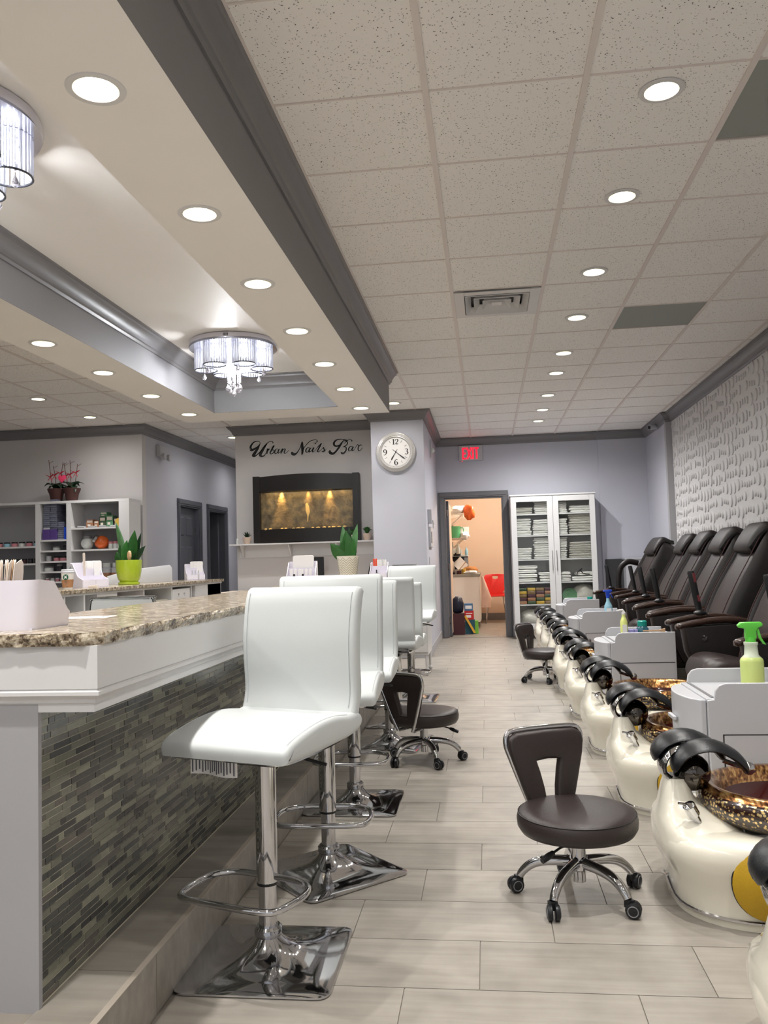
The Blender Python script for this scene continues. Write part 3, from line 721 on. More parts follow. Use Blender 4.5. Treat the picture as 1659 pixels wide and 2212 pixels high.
# ---- textured right wall: pressed panels of tilted pebble discs
rnd = random.Random(3); PS = .5
discs = []
for row_ in range(4):
    x = .012
    while x < PS-.03:
        h = rnd.choice([.024, .034, .046, .058]); w_ = min(2*h*.92, PS-.006-x); h = w_/1.84
        if w_ < .036: break
        cyy = (row_+.5)*PS/4+.012*math.sin(2*PI*x/PS+row_*1.7)
        discs.append((x+w_/2, cyy, w_, h)); x += w_+rnd.uniform(.016, .036)
def relief_mesh(flip):
    mb = MB(); mb.box(-.004, 0, .0003, PS-.0003, .0003, PS-.0003)
    for (dy, dz, w_, h) in discs:
        if flip: dy = PS-dy; 
        n = 18; rings = []
        for (k, px_) in ((1.0, -.1), (1.0, .8), (.97, .95), (.6, 1.0), (.05, 1.0)):
            ring = []
            for j in range(n):
                a = 2*PI*j/n; c, s_ = math.cos(a), math.sin(a)
                tilt = .001+.0125*(.5-.5*c*k)+.004*(1-k)  # proud towards the viewer's right (smaller Y)
                ring.append((-.004-tilt*px_, dy+w_/2*k*c, dz+h*k*s_))
            rings.append(ring)
        mb.loft(rings, True)
    return mb.mesh('relief_panel', M['white_paint'], smooth=25)
rm = [relief_mesh(False), relief_mesh(True)]
j = 0; yy = 11.03-PS
while yy > 4.4:
    for k in range(5):
        z = .335+k*PS
        o = bpy.data.objects.new('relief_panel', rm[(j) % 2]); COL.objects.link(o); o.parent = wr; o.location = (XW, yy, z)
    yy -= PS; j += 1
# ================================================================ NAIL BAR
XF = -.885; YF = 1.82; XM = -1.04; YBE = 7.95
XA0, XA1 = -3.25, -2.70      # left arm
bar = thing('nail_bar', 'long white manicure bar with mosaic front and granite top', 'counter', (-1.2, 4.5, 0)); B0 = Vector((-1.2, 4.5, 0))
def bb(mb, name, m_, parent=None, smooth=False, bevel=0):
    mb.v = [(x-B0.x, y-B0.y, z-B0.z) for x, y, z in mb.v]; return mb.build(name, m_, parent or bar, smooth, bevel)
q = MB(); q.box(-1.30, XM-.0019, YF+.03, YBE-.05, .147, .97); q.box(XA0+.05, -1.3, YF+.03, YF+.2, .147, .97); q.box(XA0+.05, -1.3, YF+.03, YF+.2, 0, .147)
bb(q, 'body', M['mosaic_grout'])
q = MB(); q.box(XA0+.02, XM+.003, YF+.015, YF+.03, .0, .845); bb(q, 'end_panel', M['panel_gray'])
# fascia: board with a stepped moulding below, wraps the near corner
fp = [(0, .970), (0, .873), (-.003, .870), (.004, .866), (.004, .858), (-.006, .852), (-.010, .846), (-.010, .840), (-.016, .836), (-.016, .818), (-.05, .818), (-.05, .970)]
fo = sweep([(XA0, YF), (XF, YF), (XF, YBE)], [(-o_*-1, z) for o_, z in fp]); bb(fo, 'fascia', M['white_paint'], smooth=30)
q = MB(); q.box(XM-.002, XF-.04, YF+.04, YBE-.02, .83, .95); bb(q, 'underside', M['white_paint'])
# granite top, one slab in a U with clipped corner and ragged edge
ZT0, ZT1 = .970, 1.000
poly = [(XA0-.02, YF-.02), (XF-.03, YF-.02), (XF+.012, YF+.022)] + [(XF+.012, YF+.022+(YBE-YF-.022)*k/150) for k in range(1, 151)] + [(-1.40, YBE), (-1.40, 2.42), (XA0-.02, 2.42)]
rr2 = random.Random(5)
def rag(p, s_=.004): return (p[0]+rr2.uniform(-s_, s_*.3), p[1])
base = []
fr_ = [(XA0-.02+(XF-.03-XA0+.02)*k/90, YF-.02) for k in range(90)]
poly = fr_+poly[1:]
n_ = len(poly)
def jit(z, ins):
    out = []
    for (x, y) in poly:
        jx = rr2.uniform(0, .006) if x > XF-.05 else 0; jy = rr2.uniform(0, .006) if y < YF+.01 else 0
        out.append((x-jx-(ins if x > XF-.05 else 0), y+jy+(ins if y < YF+.01 else 0), z))
    return out
q = MB(); q.loft([jit(ZT0, .006), jit(ZT0+.01, .002), jit(ZT0+.02, .0), jit(ZT0+.028, .002), [(x-(.006 if x > XF-.05 else 0), y+(.006 if y < YF+.01 else 0), ZT1) for x, y in poly]])
bb(q, 'granite_top', M['granite_mat'])
# mosaic strips
rr3 = random.Random(11); near, far = [], MB(); z = .160; nrow = 0
pieces = []
while z+.0145 < .822:
    y = 1.846+rr3.uniform(-.03, 0); 
    while y < YBE-.06:
        l = rr3.choice([.025, .048, .048, .075, .098, .098, .148])
        a = max(y, 1.843); b = min(y+l, YBE-.06)
        if b-a > .01: pieces.append((a, b, z, rr3.choice([0, 0, 0, 1, 1, 1, 2, 3, 4]), rr3.uniform(0, .0015)))
        y += l+.0025
    z += .0168
pieces.sort(key=lambda p: p[0]); near_p = [p for p in pieces if p[1]-p[0] > .02][:290]; ids = set(map(id, near_p))
cache = {}
for p in pieces:
    a, b, z, c_, pr = p
    if id(p) in ids:
        key = (round(b-a, 3), c_)
        if key not in cache:
            o = MB().box(0, .006, -(b-a)/2, (b-a)/2, 0, .0145).build('mosaic_tile', STR[c_], bar, loc=(XM-.007+pr-B0.x, (a+b)/2-B0.y, z)); cache[key] = o
        else: inst(cache[key], bar, (XM-.007+pr-B0.x, (a+b)/2-B0.y, z))
    else: far.box(XM-.008, XM-.001+pr, a, b, z, z+.0145, c_)
o = bb(far, 'mosaic_tiles', STR); o['kind'] = 'stuff'
# paper tags etc.
# ---- left arm of the bar with cubbies
arm = thing('storage_counter', 'granite-topped white cubby counter behind the bar, seen across it', 'counter', (-2.97, 6.0, 0)); A0 = Vector((-2.97, 6.0, 0))
def ab(mb, name, m_, parent=None, smooth=False, bevel=0):
    mb.v = [(x-A0.x, y-A0.y, z-A0.z) for x, y, z in mb.v]; return mb.build(name, m_, parent or arm, smooth, bevel)
ab(MB().box(XA0-.02, XA1, 3.6, 8.4, .99, 1.018), 'granite_top', M['granite_mat'], bevel=.004)
q = MB(); q.box(XA0, XA0+.02, 3.65, 8.38, 0, .99); q.box(XA0, XA1-.03, 8.35, 8.38, 0, .99); q.box(XA0, XA1-.02, 3.65, 8.38, .975, .989); ab(q, 'carcass', M['white_paint'])
cub = [4.05, 5.15, 5.42, 5.62, 5.92, 6.42, 7.02, 7.5, 7.62, 7.95, 8.35]
for k, y in enumerate(cub): ab(MB().box(XA0+.02, XA1-.03, y, y+.022, 0.1, .975), 'divider', M['white_paint'])
for z in (.755, .45): ab(MB().box(XA0+.02, XA1-.035, 3.65, 8.35, z-.018, z), 'shelf', M['white_paint'])
ab(MB().box(XA1-.045, XA1-.03, 5.64, 5.92, 0.1, .975), 'filler_panel', M['white_paint'])
ab(MB().box(XA1-.045, XA1-.03, 7.64, 7.95, 0.1, .975), 'filler_panel', M['white_paint'])
op = ab(MB().box(XA1-.04, XA1-.026, 7.04, 7.46, .5, .955), 'outlet_panel', M['white_paint'])
q = MB()
for yy in (7.18, 7.32):
    for zz in (.80, .90):
        q.box(XA1-.0262, XA1-.0245, yy-.012, yy-.006, zz, zz+.018); q.box(XA1-.0262, XA1-.0245, yy+.006, yy+.012, zz, zz+.018); q.lathe([(.005, 0), (.005, .002)], 8, (XA1-.0255, yy, zz-.01))
q.v = [(x, y, z) for x, y, z in q.v]; ab(q, 'socket_holes', M['ink'], op)
# things in the cubbies
def cubthing(name, mb, m_, label, cat, loc, **k): return one(name, mb, m_, label, cat, loc, **k)
t = thing('storage_box', 'clear storage box with a maroon lid in the near cubby', 'box', (-2.85, 4.62, .756))
MB().loft([rrect(.10, .2, .02, 4, 0), rrect(.115, .22, .02, 4, .10)]).build('tub', M['plastic_gray'], t)
MB().loft([rrect(.12, .23, .02, 4, .10), rrect(.12, .23, .02, 4, .125), rrect(.11, .22, .02, 4, .135)]).build('lid', M['maroon'], t)
MB().box(.118, .124, -.03, .03, .08, .12).build('latch', M['maroon'], t)
one('bottle', MB().lathe([(.03, 0), (.032, .07), (.015, .085), (.015, .1)], 14), M['green_box'], 'small green bottle beside the maroon-lidded box', 'bottle', (-2.77, 4.34, .756), smooth=True)
one('tape_dispenser', MB().pad([(-.05, 0), (.05, 0), (.05, .05), (.02, .09), (-.03, .09), (-.05, .04)], 'x', -.03, .03, .006), M['navy_bag'], 'dark blue gadget in the second cubby', 'gadget', (-2.82, 5.53, .756))
t = thing('jar', 'squat orange jar with a clear lid in a cubby', 'jar', (-2.84, 6.2, .756))
MB().lathe([(.08, 0), (.09, .01), (.09, .09), (.075, .1)], 20).build('body', M['orange_plastic'], t, smooth=True); MB().lathe([(.078, .1), (.078, .13), (.06, .145)], 20).build('lid', M['glass_jar'], t, smooth=True)
one('plastic_bin', MB().loft([rrect(.10, .15, .015, 4, 0), rrect(.12, .19, .02, 4, .11), rrect(.125, .195, .02, 4, .12)]), M['pot_white'], 'pale open bin in the wide cubby under the granite', 'bin', (-2.85, 6.74, .756))
one('nail_tool', MB().tube([(-.05, -.1, .01), (0, 0, .02), (.03, .1, .01)], .008).tube([(-.02, -.08, .012), (.03, .02, .02), (-.02, .1, .012)], .006), M['steel'], 'silver tools lying in the last cubby', 'tool', (-2.80, 8.12, .756), smooth=True)
# lid shelf shadow board on the left arm
# ================================================================ BAR STOOLS
def make_stool(zr=.64, label='', low=0):
    t = thing('bar_stool', label, 'stool')
    # base plate
    rings = [rrect(.205, .205, .03, 6, 0), rrect(.215, .215, .035, 6, .003), rrect(.215, .215, .035, 6, .008), rrect(.2, .2, .035, 6, .012)]
    for k in range(1, 9):
        u_ = k/8; hs = .2+(.036-.2)*u_**.62; z = .012+.062*u_**2.0; r = min(.035+(.036-.035)*u_, hs*.999)
        rr_ = .035*(1-u_)+hs*u_
        rings.append(rrect(hs, hs, min(rr_, hs*.999), 6, z))
    MB().loft(rings).build('base_plate', M['chrome'], t, smooth=35)
    MB().lathe([(.036, .07), (.04, .078), (.04, .096), (.034, .102), (.03, .102)], 28).build('collar', M['chrome'], t, smooth=True)
    MB().lathe([(.0265, .1), (.0265, .26)], 24).build('lower_column', M['chrome'], t, smooth=True)
    MB().lathe([(.031, .222), (.031, zr-.06), (.02, zr-.05)], 28).build('column_sleeve', M['chrome'], t, smooth=True)
    MB().lathe([(.0312, .218), (.0315, .224), (.031, .226)], 24, cap=False).build('sleeve_ring', M['rubber_black'], t)
    # foot ring: local +y is the backrest side, the sitter faces -y
    p = []
    for (x, y) in [(-.135, -.03), (-.15, -.10), (-.145, -.20), (-.12, -.235), (.12, -.235), (.145, -.20), (.15, -.10), (.135, -.03)]: p.append((x, y, .235))
    loop = [(-.03, .0, .24), (-.10, .0, .238), (-.155, -.03, .236), (-.172, -.10, .235), (-.16, -.19, .235), (-.12, -.215, .235), (0, -.22, .235), (.12, -.215, .235), (.16, -.19, .235), (.172, -.10, .235), (.155, -.03, .236), (.10, 0, .238), (.03, 0, .24)]
    MB().tube(cr(loop, 4), .0095, 10).build('foot_ring', M['chrome'], t, smooth=True)
    # seat
    prof = [(-.215, -.004), (-.22, .02), (-.208, .038), (-.16, .055), (-.08, .07), (0, .078), (.08, .076), (.15, .066), (.2, .07), (.232, .05), (.225, .02), (.18, .004), (.1, -.002), (-.1, -.006)]
    prof = cr(prof+[prof[0]], 3)[:-1]
    seat = MB().pad([(a, zr+b) for a, b in prof], 'x', -.21, .21, .018, steps=4).build('seat', M['leather_white'], t, smooth=60)
    for sx in (-1, 1):
        arc = [(sx*.196, -.205, .0335), (sx*.196, -.19, .0445), (sx*.196, -.16, .0538), (sx*.196, -.08, .0688), (sx*.196, 0, .0768), (sx*.196, .08, .0748), (sx*.196, .15, .0648)]
        MB().tube([(x, y, zr+z) for x, y, z in cr(arc, 5)], .0018, 5).build('seam', M['stitch_white'], seat)
    rim = cr([(-.2, -.002), (-.1, -.014), (.1, -.012), (.19, -.004), (.225, .016)], 4)
    q = MB().loft([[(x, a, zr+b-.009) for a, b in rim]+[(x, a, zr+b) for a, b in rim][::-1] for x in (-.165, .165)]); q.build('seat_pan', M['chrome'], t)
    MB().box(-.09, .09, -.09, .09, zr-.045, zr-.012).build('mount', M['rubber_black'], t, bevel=.004)
    # backrest
    c = [(.17, .055), (.192, .12), (.188, .22), (.190, .30), (.207, .395), (.220, .43)]
    c = cr(c, 4); th = .048; poly = []
    for a, b in c: poly.append((a, zr+b))
    poly += [(.226, zr+.440), (.240, zr+.448), (.257, zr+.445), (.267, zr+.432)]
    for a, b in c[::-1][2:]: poly.append((a+th, zr+b))
    poly += [(.20, zr+.012)]
    bk = MB().pad(poly, 'x', -.205, .205, .016, steps=4)
    bk.v = [(x*(1+.03*((z-zr)/.46)), y, z) for x, y, z in bk.v]
    bo = bk.build('backrest', M['leather_white'], t, smooth=60)
    for sx in (-1, 1):
        MB().tube([(sx*(.184)*(1+.03*(b/.46)), a-.001, zr+b) for a, b in c[2:]], .0016, 5).build('seam', M['stitch_white'], bo)
    MB().tube([(.04, .0, zr-.03), (.12, .02, zr-.04), (.19, .03, zr-.055)], .005, 8).build('lever', M['plastic_black'], t, smooth=True)
    return t
s1 = make_stool(.62, 'white leather bar stool nearest the viewer, paper tag under its seat')
s1['group'] = 'white bar stools'
def place(o, x, y, rz): o.location = (x, y, 0); o.rotation_euler = (0, 0, rz)
# base plate turns separately from the seat
def turn_base(t, a):
    for ch in t.children:
        if ch.name.startswith('base_plate'): ch.rotation_euler = (0, 0, a)
s2 = make_stool(.645, 'second white leather bar stool, base plate turned diamond-wise'); s2['group'] = 'white bar stools'; place(s2, -.62, 3.12, .05)
s3m = make_stool(.60, 'third white leather bar stool along the bar, slightly lower'); s3m['group'] = 'white bar stools'; place(s3m, -.66, 4.0, .03)
s4 = tree(s3m, (-.642, 5.27, 0), PI-.04, 'white bar stool turned round, showing the back of its backrest', 'white bar stools')
for ch in s4.children:
    if ch.name.startswith(('seat', 'backrest', 'mount', 'lever')): ch.location.z -= .0
s5 = tree(s3m, (-.66, 5.98, 0), PI, 'bar stool mostly hidden behind the turned stool, only its chrome post shows', 'white bar stools')
for ch in s5.children:
    if ch.name.startswith(('seat', 'backrest', 'mount', 'lever')): ch.location.z -= .05
s6 = make_stool(.655, 'farthest white leather bar stool, beside the small white cabinet'); s6['group'] = 'white bar stools'; place(s6, -.655, 7.0, -.04)
place(s1, -.667, 2.43, -.32); turn_base(s1, .32); turn_base(s2, .72); turn_base(s3m, -.03); turn_base(s4, -.12); turn_base(s5, 0)
q = MB(); q.loft([[(x, -.13+.01*math.sin(x*40), zz) for x in [-.16+.02*k for k in range(9)]] + [(x, -.134+.01*math.sin(x*40), zz) for x in [-.16+.02*k for k in range(9)][::-1]] for zz in (-.075, -.01)])
tg = q.build('paper_tag', M['paper'], s1, loc=(-.02, .02, .62)); 
q = MB()
for k in range(16):
    x = -.155+k*.0098; yb_ = -.1345+.01*math.sin(x*40); q.box(x, x+.0035, yb_-.0012, yb_, -.07+(k % 3)*.004, -.02)
q.build('printed_lines', M['ink'], tg)

# ================================================================ PEDICURE STOOLS
def make_ped(label):
    t = thing('pedicure_stool', label, 'stool')
    zs = .205
    for k in range(5):
        a = math.radians(72*k); c, s_ = math.cos(a), math.sin(a)
        arm_ = [(.03, .118), (.08, .116), (.13, .108), (.165, .092), (.19, .07), (.2, .055)]
        leg = MB(); pts = [(r*c, r*s_, z) for r, z in cr(arm_, 4)]; nn = len(pts)
        leg.tube(pts, [.019-.006*i/nn for i in range(nn)], 10); lo_ = leg.build('leg', M['chrome'], t, smooth=True)
        cs = MB(); px, py = .205*c, .205*s_; wa = a+.6; wx, wy = -math.sin(wa), math.cos(wa)
        for sg in (-1, 1):
            ring = lambda rad, off, n=18: [(px+wx*off+math.cos(wa)*(rad*math.cos(2*PI*j/n)+.012), py+wy*off+math.sin(wa)*(rad*math.cos(2*PI*j/n)+.012), .0255+rad*math.sin(2*PI*j/n)) for j in range(n)]
            cs.loft([ring(.018, sg*.0205), ring(.024, sg*.018), ring(.0255, sg*.012), ring(.0255, sg*.006), ring(.023, sg*.004)])
        cs.box(px-.012, px+.012, py-.012, py+.012, .03, .056); co = cs.build('caster', M['rubber_black'], t, smooth=40)
        for sg in (-1, 1):
            MB().tube([(px+wx*sg*.0205+math.cos(wa)*(.016*math.cos(2*PI*j/18)+.012), py+wy*sg*.0205+math.sin(wa)*(.016*math.cos(2*PI*j/18)+.012), .0255+.016*math.sin(2*PI*j/18)) for j in range(18)], .0018, 5, True).build('caster_ring', M['plastic_gray'], co)
    MB().lathe([(.022, .055), (.022, .09), (.036, .098), (.036, .122), (.03, .13), (.025, .13), (.025, .19), (.026, .2)], 24).build('post', M['chrome'], t, smooth=35)
    MB().lathe([(.027, .192), (.03, .2), (.06, .208), (.06, .212)], 20).build('bracket', M['plastic_black'], t)
    pr = [(.165, .214), (.188, .222), (.199, .24), (.201, .262), (.197, .278), (.19, .288), (.16, .294), (.08, .298), (.001, .299)]
    so = MB().lathe([(.001, .212)]+pr, 48).build('seat', M['leather_brown'], t, smooth=60)
    MB().tube([(.1955*math.cos(2*PI*j/48), .1955*math.sin(2*PI*j/48), .282) for j in range(48)], .002, 6, True).build('piping', M['leather_dark'], so, smooth=True)
    MB().tube([(0, -.03, .2), (-.1, -.06, .193), (-.13, -.07, .185)], .004, 8).tube([(-.13, -.07, .185), (-.15, -.075, .178), (-.178, -.083, .168)], [.008, .011, .009], 10).build('height_lever', M['plastic_black'], t, smooth=True)
    # back: trapezoid leather loop inside a chrome tube, leaning back; local +y = back side
    def BK(u, v_, d=0): return (u, .17+.28*(v_-.22)*.5+d, v_)
    out = cr([(-.075, .255), (-.10, .32), (-.135, .42), (-.15, .47), (-.145, .505), (-.115, .52), (0, .523), (.115, .52), (.145, .505), (.15, .47), (.135, .42), (.10, .32), (.075, .255)], 4)
    MB().tube([BK(u, v_, .012) for u, v_ in [(-.05, .20)]+out+[(.05, .20)]], .0095, 10).build('back_frame', M['chrome'], t, smooth=True)
    q = MB()
    for sg in (-1, 1): q.tube([(sg*.05, .166, .2), (sg*.045, .12, .2), (sg*.04, .03, .205)], .009, 8)
    q.build('back_bracket', M['chrome'], t, smooth=True)
    outer = [(-.028, .262), (-.075, .262), (-.1, .33), (-.128, .42), (-.138, .468), (-.13, .497), (-.105, .508), (0, .511), (.105, .508), (.13, .497), (.138, .468), (.128, .42), (.1, .33), (.075, .262), (.028, .262)]
    inner = [(-.02, .30), (-.03, .34), (-.042, .39), (-.048, .415), (-.045, .422), (-.03, .424), (0, .424), (.03, .424), (.045, .422), (.048, .415), (.042, .39), (.03, .34), (.02, .30)]
    inner = [(-.018, .262)]+inner+[(.018, .262)]
    poly = [(.018, .256), (.083, .256), (.108, .33), (.140, .43), (.148, .472), (.142, .500), (.116, .515), (0, .518), (-.116, .515), (-.142, .500), (-.148, .472), (-.140, .43), (-.108, .33), (-.083, .256), (-.018, .256), (-.024, .32), (-.036, .38), (-.046, .414), (0, .418), (.046, .414), (.036, .38), (.024, .32)]
    poly = [p_ for a_, b_ in zip(poly, poly[1:]+poly[:1]) for p_ in (a_, ((a_[0]+b_[0])/2, (a_[1]+b_[1])/2))]
    q = MB(); q.pad(poly, 'y', -.018, .018, .012, steps=3); q.v = [(x, .17+.14*(z-.22)+y+.0, z) for x, y, z in q.v]
    q.build('backrest', M['leather_brown'], t, smooth=50)
    return t
p1 = make_ped('brown leather pedicure stool with open trapezoid back, nearest in the aisle'); p1['group'] = 'brown pedicure stools'
p2 = tree(p1, (-.39, 4.84, 0), 2.6, 'brown pedicure stool pushed among the white bar stools, its back towards the viewer', 'brown pedicure stools')
p3 = tree(p1, (.50, 7.92, 0), 1.0, 'small brown pedicure stool farther up the aisle, in front of the linen cabinet', 'brown pedicure stools')
p1.location = (.27, 2.93, 0); p1.rotation_euler = (0, 0, .42)

# ================================================================ SPA FOOT BATHS
def make_spa(label):
    t = thing('pedicure_bath', label, 'foot bath')
    def sup(cx, a, b, z, n=44, e=2.6, lob=0, fr=0):
        out = []
        for j in range(n):
            th_ = 2*PI*j/n; c, s_ = math.cos(th_), math.sin(th_)
            k = (abs(c)**e+abs(s_)**e)**(-1/e)
            k *= 1+lob*math.cos(4*th_+PI)*.5
            x = a*c*k; y = b*s_*k
            if c < 0: x -= fr*math.exp(-(th_-PI)**2/.05)
            out.append((cx+x, y, z))
        return out
    L = [(.0, .945, .375, .30, .02, .0), (.04, .945, .38, .30, .02, 0), (.08, .945, .385, .303, .03, .0), (.12, .945, .395, .31, .05, .005), (.16, .945, .412, .322, .07, .015), (.195, .945, .42, .332, .08, .02), (.225, .945, .415, .335, .07, .02), (.247, .945, .40, .33, .05, .015), (.260, .95, .37, .318, .03, .01), (.266, .955, .33, .30, .0, 0), (.262, .96, .25, .25, 0, 0), (.240, .97, .19, .19, 0, 0)]
    q = MB().loft([sup(c_, a, b, z, lob=l_, fr=f_) for z, c_, a, b, l_, f_ in L]); q.build('pearl_base', M['pearl'], t, smooth=60)
    wav = []
    for j in range(60):
        th_ = 2*PI*j/60; c, s_ = math.cos(th_), math.sin(th_); k = (abs(c)**2.6+abs(s_)**2.6)**(-1/2.6)
        wav.append((.945+.384*c*k*(1-.02*math.cos(4*th_)*.5), .304*s_*k*(1-.02*math.cos(4*th_)*.5), .028+.035*math.exp(-(th_-PI)**2/.06)))
    MB().tube(wav, .0055, 6, True).build('chrome_strip', M['chrome'], t, smooth=True)
    # front neck
    MB().loft([sup(.68, .15, .27, .19, 24), sup(.665, .135, .235, .245, 24), sup(.645, .11, .18, .275, 24), sup(.62, .075, .11, .30, 24), sup(.605, .055, .075, .33, 24), sup(.602, .042, .06, .37, 24), sup(.605, .036, .05, .392, 24)]).build('neck', M['pearl'], t, smooth=60)
    # chrome fin that carries the foot pads
    pth = cr([(.598, .375), (.568, .405), (.564, .44), (.585, .474), (.62, .492), (.66, .488)], 4)
    rings = []
    for i, (x, z) in enumerate(pth):
        a = pth[max(i-1, 0)]; b = pth[min(i+1, len(pth)-1)]; tt = Vector((b[0]-a[0], b[1]-a[1])).normalized(); nx, nz = -tt.y, tt.x; f_ = i/(len(pth)-1)
        hw_ = .028+.034*math.sin(PI*min(1, f_*1.1)); th_ = .012
        rings.append([(x+nx*th_*math.sin(2*PI*j/16), hw_*math.cos(2*PI*j/16), z+nz*th_*math.sin(2*PI*j/16)) for j in range(16)])
    MB().loft(rings).build('footrest_arm', M['chrome'], t, smooth=True)
    MB().sphere((.66, 0, .405), .062, 20, sx=1, sy=1.0, sz=1.0).build('glass_orb', M['chrome_smoke'], t, smooth=True)
    def footpad(dx, dy, dz, sc):
        c = cr([(-.135, -.055), (-.125, -.02), (-.09, .018), (-.03, .04), (.03, .036), (.09, .005), (.125, -.03), (.14, -.06)], 3); n = len(c); rings = []
        for i, (x, z) in enumerate(c):
            a = c[max(i-1, 0)]; b = c[min(i+1, n-1)]; tt = Vector((b[0]-a[0], b[1]-a[1])).normalized(); nx, nz = -tt.y, tt.x
            f_ = i/(n-1); e = (1-(2*f_-1)**4)**.5 if 0 < f_ < 1 else .25; e = max(e, .25); hw_ = .066*e; th_ = .019*e
            rings.append([((x+nx*th_*math.copysign(abs(math.sin(v_))**.8, math.sin(v_)))*sc+dx, hw_*math.cos(v_)+dy, (z+nz*th_*math.sin(v_)-.9*(math.cos(v_)*0))*sc+dz-.012*math.cos(v_)**2) for v_ in [2*PI*j/16 for j in range(16)]])
        return MB().loft(rings)
    footpad(.655, .04, .492, .82).build('foot_pad', M['rubber_black'], t, smooth=True)
    footpad(.705, -.045, .474, .84).build('foot_pad', M['rubber_black'], t, smooth=True)
    MB().tube([(.76, -.01, .445), (.80, -.01, .43), (.83, -.01, .422)], .008, 8).sphere((.84, -.015, .42), .022, 12).build('spout_knob', M['chrome'], t, smooth=True)
    MB().lathe([(.012, -.03), (.012, .0), (.02, .002), (.02, .04), (.014, .044)], 14).xf(Matrix.Translation((.625, -.16, .31)) @ Matrix.Rotation(-.5, 4, 'Y') @ Matrix.Rotation(.35, 4, 'X')).tube([(.60, -.17, .345), (.575, -.175, .35)], .004, 6).build('faucet_handle', M['chrome'], t, smooth=40)
    # bowl
    pr = [(.18, .25), (.25, .262), (.283, .285), (.295, .315), (.292, .34), (.282, .352)]
    MB().lathe(pr, 48, (.985, 0, 0), 1.05, .98, cap=False).build('bowl', M['bowl_fleck'], t, smooth=True)
    MB().lathe([(.282, .352), (.276, .364), (.262, .371), (.246, .368), (.234, .358), (.226, .34), (.218, .32)], 48, (.985, 0, 0), 1.05, .98, cap=False).build('bowl_rim', M['bowl_copper'], t, smooth=True)
    MB().lathe([(.218, .32), (.20, .285), (.15, .262), (.001, .255)], 40, (.985, 0, 0), 1.05, .98, cap=False).build('bowl_inside', M['bowl_red'], t, smooth=True)
    MB().lathe([(.09, 0), (.104, .004), (.107, .012), (.1, .02), (.001, .024)], 36).xf(Matrix.Translation((.80, -.302, .15)) @ Matrix.Rotation(PI/2, 4, 'X') @ Matrix.Rotation(-.06, 4, 'Y')).build('side_disc', M['yellow_disc'], t, smooth=50)
    MB().lathe([(.106, -.004), (.1095, 0), (.106, .005)], 36, cap=False).xf(Matrix.Translation((.80, -.302, .15)) @ Matrix.Rotation(PI/2, 4, 'X')).build('disc_gasket', M['rubber_black'], t, smooth=True)
    MB().lathe([(.02, 0), (.02, .006), (.001, .007)], 14).xf(Matrix.Translation((.86, -.30, .318))).build('drain_button', M['plastic_black'], t)
    return t
ordn = ['nearest, cut off at the right edge', 'second nearest, yellow side disc in view', 'third nearest', 'fourth nearest', 'fifth nearest', 'sixth nearest', 'seventh nearest', 'eighth nearest', 'farthest, by the cabinet']
SP = [1.87+1.1*k for k in range(9)]
sp0 = make_spa('pearl foot bath with black pads, '+ordn[0]); sp0['group'] = 'pedicure foot baths'
for k, y in enumerate(SP):
    if k: tree(sp0, (0.0 if k < 6 else .03, y, 0), 0, 'pearl foot bath with black pads, '+ordn[k], 'pedicure foot baths')
sp0.location = (0, SP[0], 0)

# ================================================================ CARTS
def make_cart(label):
    t = thing('side_cart', label, 'cart'); W = .215
    q = MB(); q.box(0, .36, -W+.01, W-.01, .02, .572); q.build('body', M['cart_white'], t, bevel=.006)
    side = [(0, .0), (.40, .0), (.40, .648), (.07, .648), (.045, .64), (.03, .62), (.025, .588), (0, .585)]
    for s_ in (-1, 1):
        sd = MB().prism(side, 'y', s_*W-.007, s_*W+.007).build('side_panel', M['cart_white'], t, bevel=.004)
        yf = s_*(W+.0085)
        q = MB(); q.box(.055, .385, min(yf, yf-.001*s_), max(yf, yf-.001*s_), .05, .455); q.build('access_panel', M['cart_white'], sd)
        q = MB(); 
        for (a, b, c_, d) in ((.05, .39, .455, .459), (.05, .054, .05, .459)): q.box(a, b, min(yf, yf-.0005*s_)-.0004, max(yf, yf)+.0004, c_, d)
        q.build('panel_gap', M['plastic_black'], sd)
    MB().box(.0, .4, -W, W, .572, .590).build('tray', M['cart_white'], t, bevel=.003)
    MB().box(.02, .03, -W+.02, W-.02, .59, .5945).build('tray_slot', M['plastic_gray'], t)
    MB().box(.385, .4, -W, W, .59, .63).build('tray_back', M['cart_white'], t, bevel=.003)
    for (z0, z1) in ((.42, .585), (.24, .412), (.05, .232)):
        pf = [(.0, -W+.01)]+[(-.02-.055*math.sin(PI*k/10)**.6, -W+.01+(2*W-.02)*k/10) for k in range(11)]+[(.0, W-.01)]
        d = MB().prism(pf, 'z', z0, z1).build('drawer', M['cart_white'], t, bevel=.005)
        MB().box(-.092, -.078, -.05, .05, z0+.06, z0+.075).build('drawer_pull', M['cart_white'], d, bevel=.003)
    q = MB()
    for x in (.03, .34):
        for y in (-.17, .17): q.lathe([(.02, 0), (.02, .03)], 10, (x, y, 0))
    q.build('feet', M['plastic_black'], t)
    return t
c1 = make_cart('white side cart holding the green spray bottle, nearest the viewer'); c1['group'] = 'white side carts'; c1.location = (.805, 3.53, 0)
tree(c1, (.765, 5.72, 0), 0, 'white side cart holding the yellow lotion pump and teal jar', 'white side carts')
tree(c1, (.80, 7.88, 0), 0, 'white side cart holding the blue-headed spray bottle', 'white side carts')
tree(c1, (.86, 10.05, 0), 0, 'farthest white side cart, in front of the linen cabinet', 'white side carts')

